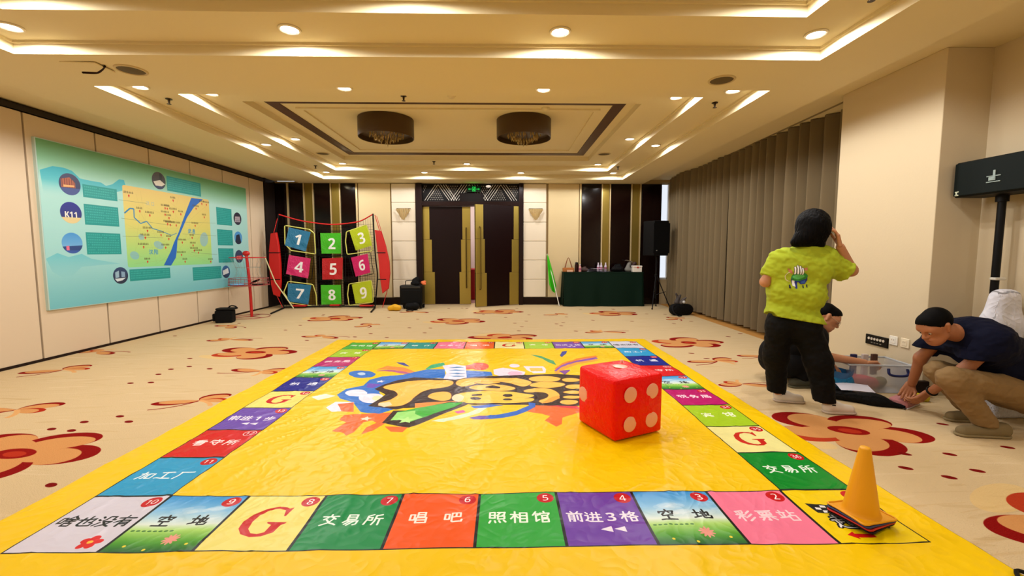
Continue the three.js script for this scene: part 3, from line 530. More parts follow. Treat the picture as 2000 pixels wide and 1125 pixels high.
const SKY = 'sky', CELL = {
  1: ['#f0d000', '', ''], 2: ['#f27a9c', '彩票站', '#f3d3de'], 3: [SKY, '空地', '#141414'], 4: ['#6a3aa8', '前进3格', '#efe8f8'], 5: ['#2ea63c', '照相馆', '#eefaee'], 6: ['#ee5a18', '唱吧', '#fff0e6'], 7: ['#0a8a48', '交易所', '#eef8f0'], 8: ['#eee27a', 'G', '#c8181c'], 9: [SKY, '空地', '#141414'], 10: ['#d6d2e2', '啥也没有', '#141418'],
  11: ['#2c9ccf', '加工厂', '#eef6fb'], 12: ['#cf0a12', '看守所', '#ffeeee'], 13: ['#6c48ae', '前进1步', '#efe8f8'], 14: ['#eee27a', 'G', '#c8181c'], 15: ['#0c1c8a', '机遇', '#eef0ff'], 16: [SKY, '空地', '#141414'], 17: ['#b8086a', '税务局', '#fbe8f2'], 18: ['#a4cc20', '宾馆', '#f4fbe0'], 19: ['#3fae3a', '照相馆', '#eefaee'],
  20: [SKY, '空地', '#141414'], 21: ['#1f9a94', '银行', '#e8fbf8'], 22: ['#f07a9c', '彩票站', '#f8dde6'], 23: ['#ee6420', '唱吧', '#fff0e6'], 24: ['#eee6a0', 'G', '#c8281c'], 25: ['#9fcf2a', '宾馆', '#f4fbe0'], 26: ['#7a4ab0', '前进3格', '#efe8f8'], 27: [SKY, '空地', '#141414'], 28: ['#d6d6e6', '啥也没有', '#141418'],
  29: ['#2c9fd8', '加工厂', '#eef6fb'], 30: ['#0c1c8a', '机遇', '#eef0ff'], 31: ['#d40a14', '看守所', '#ffeeee'], 32: [SKY, '空地', '#141414'], 33: ['#b8086a', '税务局', '#fbe8f2'], 34: ['#a4cc20', '宾馆', '#f4fbe0'], 35: ['#eee89a', 'G', '#c8281c'], 36: ['#0a8a2a', '交易所', '#eef8f0'],
};
const G_PATH = [[88, 4], [84, 34], [80, 34], [74, 14], [58, 9], [40, 16], [28, 34], [24, 54], [28, 76], [40, 88], [54, 90], [66, 84], [68, 62], [56, 57], [56, 53], [96, 53], [95, 57], [88, 62], [84, 84], [66, 96], [44, 99], [22, 92], [8, 76], [5, 54], [12, 30], [30, 10], [54, 2], [72, 4], [80, 8]];
for (let n = 1; n <= 36; n++) {
  const [ci, ri] = n <= 10 ? [10 - n, 0] : n <= 19 ? [0, n - 10] : n <= 28 ? [n - 19, 9] : [9, 37 - n];
  const x0 = BX0 + ci * CW, z1 = BZ1 - ri * CD, [bg, txt, fg] = CELL[n];
  const t = canvas(384, 416, (c, w, h) => {
    if (bg === SKY) {
      const gr = c.createLinearGradient(0, 0, 0, h); gr.addColorStop(0, '#2f8fd8'); gr.addColorStop(0.3, '#7fbdea'); gr.addColorStop(0.55, '#dfeee6'); gr.addColorStop(0.66, '#a8d86a'); gr.addColorStop(0.85, '#4a9a28'); gr.addColorStop(1, '#1f5a30');
      c.fillStyle = gr; c.fillRect(0, 0, w, h);
      for (let i = 0; i < 14; i++) { c.fillStyle = 'rgba(255,255,255,0.16)'; c.beginPath(); c.ellipse(w * (0.3 + 0.7 * rnd()), h * (0.25 + 0.25 * rnd()), 50, 18, -0.2, 0, 7); c.fill(); }
      c.fillStyle = '#3c7a34'; for (let i = 0; i < 8; i++) { c.beginPath(); c.ellipse(30 + i * 24, h * 0.66, 9, 5, 0, 0, 7); c.fill(); }
      for (let i = 0; i < 10; i++) { c.save(); c.translate(w * 0.62, h * 0.8); c.rotate(i * 0.63); c.fillStyle = '#e89a8c'; c.beginPath(); c.ellipse(0, -18, 6, 18, 0, 0, 7); c.fill(); c.restore(); }
      c.fillStyle = '#f0d83a'; for (const [a, b] of [[0.2, 0.9], [0.85, 0.88], [0.45, 0.95]]) { c.beginPath(); c.arc(w * a, h * b, 7, 0, 7); c.fill(); }
    } else { c.fillStyle = bg; c.fillRect(0, 0, w, h); }
    if (n === 1) { // start square: chequered flag, outlined words and an arrow
      c.save(); c.translate(70, 120); c.rotate(0.25);
      c.fillStyle = '#15151c'; c.beginPath(); c.moveTo(-20, 0); c.lineTo(150, -10); c.lineTo(150, 62); c.lineTo(10, 70); c.fill(); c.fillStyle = '#f4f4f4';
      for (let i = 0; i < 5; i++) for (let j = 0; j < 3; j++) if ((i + j) % 2) c.fillRect(14 + i * 26, 4 + j * 20, 24, 18);
      c.restore();
      for (const [ch, x] of [['起', 80], ['点', 195]]) { glyph(c, ch, x, 210, 105, '#15151c', 22); glyph(c, ch, x, 210, 105, '#f4f4f4', 8); }
      c.fillStyle = '#d01818'; c.beginPath(); c.moveTo(70, 360); c.lineTo(110, 335); c.lineTo(110, 348); c.lineTo(190, 348); c.lineTo(190, 372); c.lineTo(110, 372); c.lineTo(110, 385); c.fill();
    } else if (txt === 'G') { c.fillStyle = fg; c.beginPath(); G_PATH.forEach(([a, b], i) => { const x = 86 + a * 2.1, y = 96 + b * 2.3; i ? c.lineTo(x, y) : c.moveTo(x, y); }); c.fill(); } else {
      const k = txt.length, s = k === 4 ? 84 : 88, gap = k === 2 ? 160 : k === 3 ? 100 : 84, off = w / 2 - (gap * (k - 1) + s) / 2;
      [...txt].forEach((ch, i) => glyph(c, ch, off + i * gap, 158 + (n % 3) * 3, s, fg, 11));
    }
    if (n === 4 || n === 13 || n === 26) { c.fillStyle = fg; for (const x of [165, 225]) { c.beginPath(); c.moveTo(x, 300); c.lineTo(x + 52, 278); c.lineTo(x + 52, 322); c.fill(); } }
    if (n === 10) for (let i = 0; i < 5; i++) { c.save(); c.translate(300, 350); c.rotate(i * 1.257); c.fillStyle = '#d81a20'; c.beginPath(); c.ellipse(0, -24, 17, 22, 0, 0, 7); c.fill(); c.restore(); if (i === 4) { c.fillStyle = '#f8c040'; c.beginPath(); c.arc(300, 350, 11, 0, 7); c.fill(); } }
    c.fillStyle = n === 12 || n === 31 ? '#f2e4e4' : '#c40418'; c.beginPath(); c.arc(w - 58, 56, 42, 0, 7); c.fill();
    if (n === 12 || n === 31) { c.fillStyle = '#c40418'; c.beginPath(); c.arc(w - 58, 56, 37, 0, 7); c.fill(); }
    c.fillStyle = '#ffffff'; c.font = (n > 9 ? 52 : 64) + 'px sans-serif'; c.textAlign = 'center'; c.fillText(String(n), w - 58, n > 9 ? 75 : 79);
    c.strokeStyle = '#111111'; c.lineWidth = 13; c.strokeRect(0, 0, w, h);
  });
  obj('printed_square', matPatch(x0, x0 + CW, z1 - CD, z1, 16, 17), vinyl({ map: t }), MAT).userData.label = 'printed square number ' + n;
}

// ---------- inflated die ----------
{
  const d = thing('inflatable_die', 'big red inflatable die with pale pips on the mat', 'die', [0.83, 0.028, -3.08], 0.436), A = 0.21;
  d.position.y = 0.021;
  const shape = (u, v) => { // point on a softly inflated cube: returns scale of the face centre bulge
    return 0.02 * (1 - u * u) * (1 - v * v);
  };
  const face = (k) => grid(24, 24, (a, b) => {
    let u = a * 2 - 1, v = b * 2 - 1, w = 1, p = [[u, v, w], [w, v, -u], [-u, v, -w], [-w, v, u], [u, w, -v], [u, -w, v]][k].slice();
    // round the edges
    const r = 0.12, q = p.map((x) => Math.max(-1 + r, Math.min(1 - r, x))), dd = p.map((x, i) => x - q[i]), l = Math.hypot(...dd), bulge = k === 5 ? 0 : shape(u, v);
    const o = q.map((x, i) => (x + dd[i] / l * r) * A), n = [[0, 0, 1], [1, 0, 0], [0, 0, -1], [-1, 0, 0], [0, 1, 0], [0, -1, 0]][k], wr = 0.004 * n2(u * 3 + k * 7, v * 3) * (1 - Math.max(u * u, v * v));
    return o.map((x, i) => x + n[i] * (bulge + wr) + (i === 1 ? A : 0));
  });
  obj('die_skin', [0, 1, 2, 3, 4, 5].map(face), mat('#f00000', 0.25, { specularIntensity: 0.5, bumpMap: rep(creaseTex, 1.5), bumpScale: 0.003 }), d);
  const pip = mat('#f2a890', 0.3), disc = (x, y, z, k) => { const g = new THREE.SphereGeometry(0.054, 24, 10).scale(1, 1, 0.09); if (k === 3) g.rotateY(-Math.PI / 2); if (k === 1) g.rotateY(Math.PI / 2); if (k === 4) g.rotateX(-Math.PI / 2); return g.translate(x, y, z); };
  for (const sx of [-0.095, 0.095]) for (const sy of [-0.1, 0.1]) obj('pip', disc(sx, A + sy, A + 0.0155, 0), pip, d);
  for (const [sz, sy] of [[-0.13, 0.02]]) obj('pip', disc(-A - 0.0135, A + sy, sz, 3), pip, d);
  obj('pip', disc(0, 2 * A + 0.02, 0, 4), pip, d);
  obj('valve', cy(0.012, 0.01, 0.02, 0.1, 2 * A + 0.012, -0.1), mat('#f0b0a0', 0.4), d);
}

// ---------- stacked training cones ----------
{
  const cols = [['#101014', 'black lowest cone base of the nested stack'], ['#c01818', 'red cone base in the nested stack under the yellow cone'], ['#14306a', 'dark blue cone base in the nested stack under the yellow cone'], ['#e8a400', 'yellow training cone on top of the nested stack on the start square']];
  cols.forEach(([c, l], i) => {
    const t = thing('training_cone', l, 'cone', [1.68, 0.022 + i * 0.011, -1.95], 0.42 - 0.07 * i), m = mat(c, 0.45), k = i === 3 ? 1 : 0.8 + 0.05 * i;
    obj('base_plate', grid(16, 16, (u, v) => { const x = (u - 0.5) * 0.18, z = (v - 0.5) * 0.18, s = Math.hypot(x, z); return [x, 0.006 + 0.3 * x * x - 0.1 * z * z * (i === 3 ? 1 : 0.4), -z]; }), m, t);
    obj('plate_rim', tube([[-0.09, 0.007, -0.09], [0.09, 0.007, -0.09], [0.09, 0.007, 0.09], [-0.09, 0.007, 0.09]].flatMap((p, k, a) => { const q = a[(k + 1) % 4]; return [0, 0.25, 0.5, 0.75].map((f) => { const x = p[0] + (q[0] - p[0]) * f, z = p[2] + (q[2] - p[2]) * f; return [x, 0.006 + 0.3 * x * x - 0.1 * z * z * (i === 3 ? 1 : 0.4), z]; }); }), 0.005, 64, 6, true), m, t);
    obj('cone_body', lathe([[0.08 * k, 0.004], [0.075 * k, 0.011], [0.07 * k, 0.026], [0.023 * k, 0.31 - 0.03 * (3 - i)], [0.018 * k, 0.318 - 0.03 * (3 - i)], [0.0, 0.319 - 0.03 * (3 - i)]], 32), m, t);
  });
}

// ---------- map poster on the partition ----------
{
  const t = thing('wall_poster', 'wide turquoise city map poster board fixed to the partition wall', 'poster', [-5.365, 1.585, -7.305], Math.PI / 2);
  const tex = canvas(2048, 1024, (c, w, h) => {
    const g = c.createLinearGradient(0, 0, 0, h); g.addColorStop(0, '#5f9c62'); g.addColorStop(0.1, '#78b48c'); g.addColorStop(0.22, '#a6d3cc'); g.addColorStop(0.7, '#98cfcf'); g.addColorStop(1, '#6cb9c4'); c.fillStyle = g; c.fillRect(0, 0, w, h);
    const path = (p, col, close = true) => { c.beginPath(); p.forEach(([x, y], i) => (i ? c.lineTo(x, y) : c.moveTo(x, y))); if (close) c.closePath(); c.fillStyle = col; c.fill(); };
    const hill = c.createLinearGradient(0, 150, 0, 330); hill.addColorStop(0, '#28a4b8'); hill.addColorStop(0.45, '#4fb4bf'); hill.addColorStop(1, 'rgba(152,207,207,0)');
    path([[9, 185], [84, 149], [152, 146], [201, 156], [250, 196], [315, 199], [395, 199], [430, 216], [480, 197], [535, 154], [574, 153], [584, 186], [560, 230], [300, 320], [20, 340]], hill);
    const hill2 = c.createLinearGradient(0, 680, 0, 840); hill2.addColorStop(0, '#66bcc8'); hill2.addColorStop(1, 'rgba(120,190,200,0.1)');
    path([[1, 714], [69, 680], [136, 706], [221, 686], [284, 719], [387, 738], [498, 758], [326, 764], [214, 771], [157, 820], [86, 832], [31, 794]], hill2);
    const m = c.createLinearGradient(0, 190, 0, 790); m.addColorStop(0, '#d9bd6c'); m.addColorStop(0.45, '#cfc76a'); m.addColorStop(0.75, '#a9cf74'); m.addColorStop(1, '#86cf86');
    c.fillStyle = m; c.beginPath(); c.roundRect(556, 188, 906, 600, 16); c.fill();
    c.fillStyle = 'rgba(110,165,225,0.55)'; for (const [x, y, a, b] of [[1370, 560, 52, 66], [850, 620, 50, 30], [620, 700, 40, 30], [690, 560, 26, 22]]) { c.beginPath(); c.ellipse(x, y, a, b, 0.3, 0, 7); c.fill(); }
    c.strokeStyle = 'rgba(150,140,80,0.55)'; c.lineWidth = 2; for (let i = 0; i < 34; i++) { c.beginPath(); c.moveTo(560 + rnd() * 900, 195 + rnd() * 590); c.lineTo(560 + rnd() * 900, 195 + rnd() * 590); c.globalAlpha = 0.4; c.stroke(); } c.globalAlpha = 1;
    c.strokeStyle = '#6f7f60'; c.lineWidth = 2; for (const [x0, y0, x1, y1] of [[520, 300, 760, 300], [530, 430, 1000, 455], [530, 560, 900, 560], [1100, 420, 1540, 400], [1110, 520, 1540, 520], [1200, 680, 1540, 700]]) { c.beginPath(); c.moveTo(x0, y0); c.lineTo(x1, y1); c.stroke(); }
    path([[1239, 198], [1180, 300], [1121, 408], [1064, 513], [1010, 594], [967, 672], [887, 783], [962, 787], [1018, 723], [1032, 672], [1050, 571], [1116, 467], [1174, 375], [1264, 277], [1385, 194]], '#1460b8');
    c.strokeStyle = '#1f78b0'; c.lineJoin = 'round'; [[559, 392], [608, 353], [641, 353], [639, 417], [692, 458], [749, 438], [801, 491], [875, 504], [987, 537], [1045, 517]].forEach(([x, y], i, a) => { if (!i) return; c.lineWidth = 11 - i * 0.7; c.beginPath(); c.moveTo(...a[i - 1]); c.lineTo(x, y); c.stroke(); });
    for (const [x, y] of [[606, 263], [1028, 248], [692, 368], [782, 392], [938, 321], [960, 322], [1022, 341], [1104, 355], [934, 373], [972, 398], [954, 448], [981, 453], [1045, 453], [1367, 239], [1426, 240], [1290, 289], [1388, 358], [1266, 443], [726, 567], [750, 513], [879, 541], [956, 570], [705, 639], [918, 641], [732, 752], [1220, 552], [1101, 595], [1227, 619], [1237, 665], [1289, 684], [1085, 702], [1120, 761], [1443, 768]]) {
      c.fillStyle = '#c8321e'; c.beginPath(); c.arc(x, y - 4, 7, 0, 7); c.fill(); path([[x - 6, y], [x + 6, y], [x, y + 12]], '#c8321e');
      c.fillStyle = '#4a3c14'; const k = 4 + ((x * 7) % 4); for (let i = 0; i < k; i++) { c.fillRect(x - k * 7 + i * 14, y - 30, 11, 3); c.fillRect(x - k * 7 + i * 14 + 4, y - 36, 3, 17); c.fillRect(x - k * 7 + i * 14, y - 23, 11, 3); }
    }
    for (const [s, x, y] of [['汉阳', 794, 676], ['武昌', 1220, 495]]) [...s].forEach((ch, i) => glyph(c, ch, x - 44 + i * 48, y - 22, 40, '#2a86b8', 12));
    [...'汉口'].forEach((ch, i) => glyph(c, ch, 752 + i * 48, 280, 34, '#8aa4b0', 8));
    for (const [x0, y0, x1, y1] of [[262, 229, 510, 313], [260, 357, 510, 493], [258, 543, 512, 690], [972, 52, 1364, 172], [566, 803, 948, 890], [1203, 812, 1584, 930], [1559, 244, 1788, 411], [1555, 456, 1787, 610], [1556, 640, 1786, 780]]) {
      c.fillStyle = '#0f8f8c'; c.fillRect(x0, y0, x1 - x0, y1 - y0); c.fillStyle = '#3fb0a8';
      for (let y = y0 + 12; y < y1 - 8; y += 17) for (let x = x0 + 10; x < x1 - 18; x += 13) if (rnd() > 0.05) { c.fillRect(x, y, 10, 2.4); c.fillRect(x + 3 + 4 * rnd(), y - 2, 2.4, 9); c.fillRect(x + 1, y + 5, 8, 2); }
    }
    const circ = (x, y, r, f) => { c.save(); c.beginPath(); c.arc(x, y, r, 0, 7); c.clip(); c.translate(x, y); c.scale(r, r); f(); c.restore(); };
    const sky2 = (a, b) => { const q = c.createLinearGradient(0, -1, 0, 1); q.addColorStop(0, a); q.addColorStop(1, b); c.fillStyle = q; c.fillRect(-1, -1, 2, 2); };
    const bld = (col, p) => path(p, col);
    circ(181, 244, 68, () => { sky2('#3a3a5c', '#1c2c5a'); bld('#a4563a', [[-0.8, -0.4], [0.0, -0.65], [0.5, -0.2], [0.5, 0.3], [-0.8, 0.35]]); c.strokeStyle = '#5a2c22'; c.lineWidth = 0.05; for (let i = 0; i < 6; i++) { c.beginPath(); c.moveTo(-0.7 + i * 0.22, -0.5); c.lineTo(-0.7 + i * 0.22, 0.3); c.stroke(); } bld('#e0a868', [[-0.6, 0.1], [0.4, 0.05], [0.4, 0.2], [-0.6, 0.3]]); bld('#3c4c88', [[-1, 0.4], [1, 0.3], [1, 1], [-1, 1]]); });
    circ(174, 424, 68, () => { sky2('#1a1f8c', '#24306a'); bld('#d8c48c', [[-1, 0.45], [1, 0.4], [1, 1], [-1, 1]]); c.fillStyle = '#efe6d8'; c.font = 'bold 0.74px sans-serif'; c.textAlign = 'center'; c.save(); c.scale(0.01, 0.01); c.font = 'bold 74px sans-serif'; c.fillText('K11', 0, 42); c.restore(); });
    circ(166, 617, 66, () => { sky2('#3f8fd0', '#7fb4dc'); bld('#20407c', [[-1, 0.35], [1, 0.2], [1, 0.8], [-1, 0.7]]); bld('#d86a8a', [[-0.6, 0.3], [-0.3, 0.25], [-0.3, 0.75], [-0.6, 0.75]]); bld('#2a50a0', [[-1, 0.7], [1, 0.7], [1, 1], [-1, 1]]); });
    circ(892, 105, 68, () => { sky2('#4a4038', '#20242a'); bld('#d8d0c0', [[-0.8, 0.2], [0.2, -0.1], [0.9, 0.3], [0.4, 0.6], [-0.5, 0.65]]); bld('#1c1c20', [[0.1, -0.9], [0.5, -0.8], [0.5, 0], [0.1, -0.1]]); bld('#1c2c50', [[-1, 0.65], [1, 0.6], [1, 1], [-1, 1]]); });
    circ(492, 843, 60, () => { sky2('#24406c', '#16243c'); bld('#8fb0c4', [[-0.7, -0.4], [-0.2, -0.6], [-0.2, 0.2], [-0.7, 0.3]]); bld('#7fa0bc', [[0.1, -0.5], [0.6, -0.4], [0.6, 0.2], [0.1, 0.2]]); bld('#c8d4dc', [[-0.8, 0.35], [0.7, 0.3], [0.2, 0.6], [-0.5, 0.7]]); });
    circ(1882, 332, 64, () => { sky2('#1a1830', '#2c2a40'); bld('#c4bcc4', [[-0.6, -0.3], [0.6, -0.35], [0.7, 0.5], [-0.7, 0.55]]); c.strokeStyle = '#4a4458'; c.lineWidth = 0.07; for (let i = 0; i < 5; i++) { c.beginPath(); c.moveTo(-0.6, -0.15 + i * 0.15); c.lineTo(0.65, -0.2 + i * 0.15); c.stroke(); } });
    circ(1879, 530, 66, () => { sky2('#3f8ac8', '#60a0d0'); bld('#14243c', [[-0.5, -0.4], [0.3, -0.6], [0.8, 1], [-0.9, 1]]); });
    circ(1877, 722, 66, () => { sky2('#2c3c5c', '#24405c'); bld('#b0324a', [[-0.7, -0.1], [0.7, -0.15], [0.7, 0.5], [-0.7, 0.5]]); c.fillStyle = '#e8c0b0'; for (let i = 0; i < 8; i++) c.fillRect(-0.6 + (i % 4) * 0.3, 0.02 + ((i / 4) | 0) * 0.22, 0.16, 0.1); });
    circ(1655, 872, 62, () => { sky2('#2c6ca8', '#1c3450'); bld('#d4dce0', [[-0.8, -0.2], [0.5, -0.6], [0.7, 0.2], [-0.7, 0.5]]); });
  });
  obj('printed_face', new THREE.PlaneGeometry(4.11, 1.98).translate(0, 0, 0.0215), mat('#ffffff', 0.5, { map: tex }), t);
  obj('board', rb(4.13, 2.0, 0.04, 0.004), mat('#b8cfc8', 0.6), t);
}

// ---------- curtains ----------
const curtainMat = mat('#74664e', 0.9, { bumpMap: rep(weave, 30, 30), bumpScale: 0.0008, specularIntensity: 0.2 });
function curtain(z0, z1, ph, label) {
  const t = thing('curtain', label, 'curtain', [4.06, 0, 0]);
  const L = z1 - z0, n = Math.round(L * 90);
  const fold = (z, v) => { const w = 0.75 + 0.35 * n2(z * 0.7 + ph, 1), bot = 1 - v, a = z * 29 + 1.6 * n2(z * 1.3, ph) + 0.25 * n2(z * 2, v * 2 + ph);
    return [-0.19 * (-4.93 - z) / 5.5 + 0.1 - (0.2 + 0.02 * bot) * w * Math.abs(Math.sin(a / 2)) ** 0.75 + 0.02 * n2(z * 3, v * 0.8 + ph) * bot, z + 0.012 * Math.sin(a) + 0.01 * bot * n2(z, 5)]; };
  obj('cloth', grid(n, 14, (u, v) => { const z = z0 + L * u, [x, zz] = fold(z, v); return [x, 0.05 + 2.92 * v + 0.012 * n2(z * 1.5, ph) * (1 - v), zz]; }), curtainMat, t);
  obj('heading_tape', grid(n, 1, (u, v) => { const [x, zz] = fold(z0 + L * u, 1); return [x + 0.008, 2.89 + 0.08 * v, zz]; }), curtainMat, t);
}
curtain(-10.42, -7.74, 3, 'taupe pleated curtain hanging beside the speaker stand corner');
curtain(-7.7, -4.93, 11, 'taupe pleated curtain hanging beside the beige column');
tag(obj('curtain_rail', bx(-0.015, 0.015, 2.972, 2.98, -2.8, 2.8).rotateY(-0.0345).translate(3.965, 0, -7.7), mat('#8a7a5c', 0.5)), 'curtain rail fixed under the ceiling by the column', 'rail');

// ---------- exit sign, emergency lamp, wall sconces ----------
{
  const t = thing('exit_sign', 'green lit exit sign with running figure above the doors', 'sign', [-0.7, 2.74, WB + 0.05]);
  obj('housing', rb(0.34, 0.15, 0.035, 0.01), mat('#10140f', 0.4), t);
  const tx = canvas(256, 112, (c, w, h) => { c.fillStyle = '#021a08'; c.fillRect(0, 0, w, h); c.fillStyle = '#20e858'; c.fillRect(96, 10, 64, 92); c.fillStyle = '#032a0c'; c.fillRect(102, 18, 52, 78);
    c.strokeStyle = '#20e858'; c.lineWidth = 9; c.lineCap = 'round'; c.beginPath(); c.arc(134, 32, 4, 0, 7); c.moveTo(130, 46); c.lineTo(124, 66); c.lineTo(138, 76); c.lineTo(132, 92); c.moveTo(124, 66); c.lineTo(110, 84); c.moveTo(130, 48); c.lineTo(146, 60); c.moveTo(129, 48); c.lineTo(112, 56); c.stroke();
    c.fillStyle = '#18c048'; for (const s of [-1, 1]) { c.beginPath(); c.moveTo(128 + s * 112, 56); c.lineTo(128 + s * 84, 34); c.lineTo(128 + s * 84, 48); c.lineTo(128 + s * 44, 48); c.lineTo(128 + s * 44, 64); c.lineTo(128 + s * 84, 64); c.lineTo(128 + s * 84, 78); c.fill(); } });
  obj('lit_face', new THREE.PlaneGeometry(0.32, 0.13).translate(0, 0, 0.0185), mat('#000000', 0.4, { emissive: '#ffffff', emissiveMap: tx, emissiveIntensity: 1.1 }), t);
  const pl = new THREE.PointLight(0x20ff60, 0.02, 0, 2); pl.position.set(-0.7, 2.74, WB + 0.1); pl.castShadow = true; scene.add(pl);
  tag(obj('lintel_box', rb(0.56, 0.2, 0.06, 0.006, -0.76, 2.55, WB + 0.02), mat('#120808', 0.4)), 'dark plain box below the green exit sign', 'box');
  const e = thing('emergency_lamp', 'small white dome lamp right of the exit sign', 'lamp', [-0.36, 2.81, WB + 0.03]);
  obj('dome', new THREE.SphereGeometry(0.06, 18, 10).scale(1, 0.5, 0.7), mat('#e8e0d8', 0.3, { emissive: '#fff2e6', emissiveIntensity: 0.6 }), e); obj('mount', bx(-0.03, 0.03, -0.02, 0.02, -0.04, 0), ringMat, e);
}
for (const [x, l] of [[-2.355, 'scalloped glass wall sconce left of the double doors'], [0.755, 'scalloped glass wall sconce right of the double doors']]) {
  const t = thing('wall_sconce', l, 'sconce', [x, 2.28, WB + 0.05], 0, 'wall sconces'), gl = mat('#b9a070', 0.12, { metalness: 0.1, clearcoat: 1 });
  obj('top_bar', [rb(0.33, 0.02, 0.03, 0.006, 0, 0, 0.03), rb(0.06, 0.06, 0.04, 0.01, 0, -0.02, 0.015)], mat('#4a3a20', 0.4, { metalness: 0.5 }), t);
  for (let i = 0; i < 7; i++) { const a = (i - 3) / 3, w0 = 0.024, xx = a * 0.145, len = 0.26 - 0.13 * a * a; obj('glass_blade', grid(3, 8, (u, v) => { const q = 1 - v, wx = w0 * (1 - 0.35 * q); return [xx * (1 - 0.45 * q * q) + (u - 0.5) * 2 * wx, -0.005 - len * q, 0.05 + 0.09 * Math.cos(a * 1.3) * (1 - 0.55 * q * q)]; }), gl, t); }
  obj('crystal_drop', [0, 1, 2, 3].map((i) => new THREE.OctahedronGeometry(0.018).translate(-0.045 + i * 0.03, -0.07 - 0.02 * (i % 2), 0.1)), crystal, t);
}

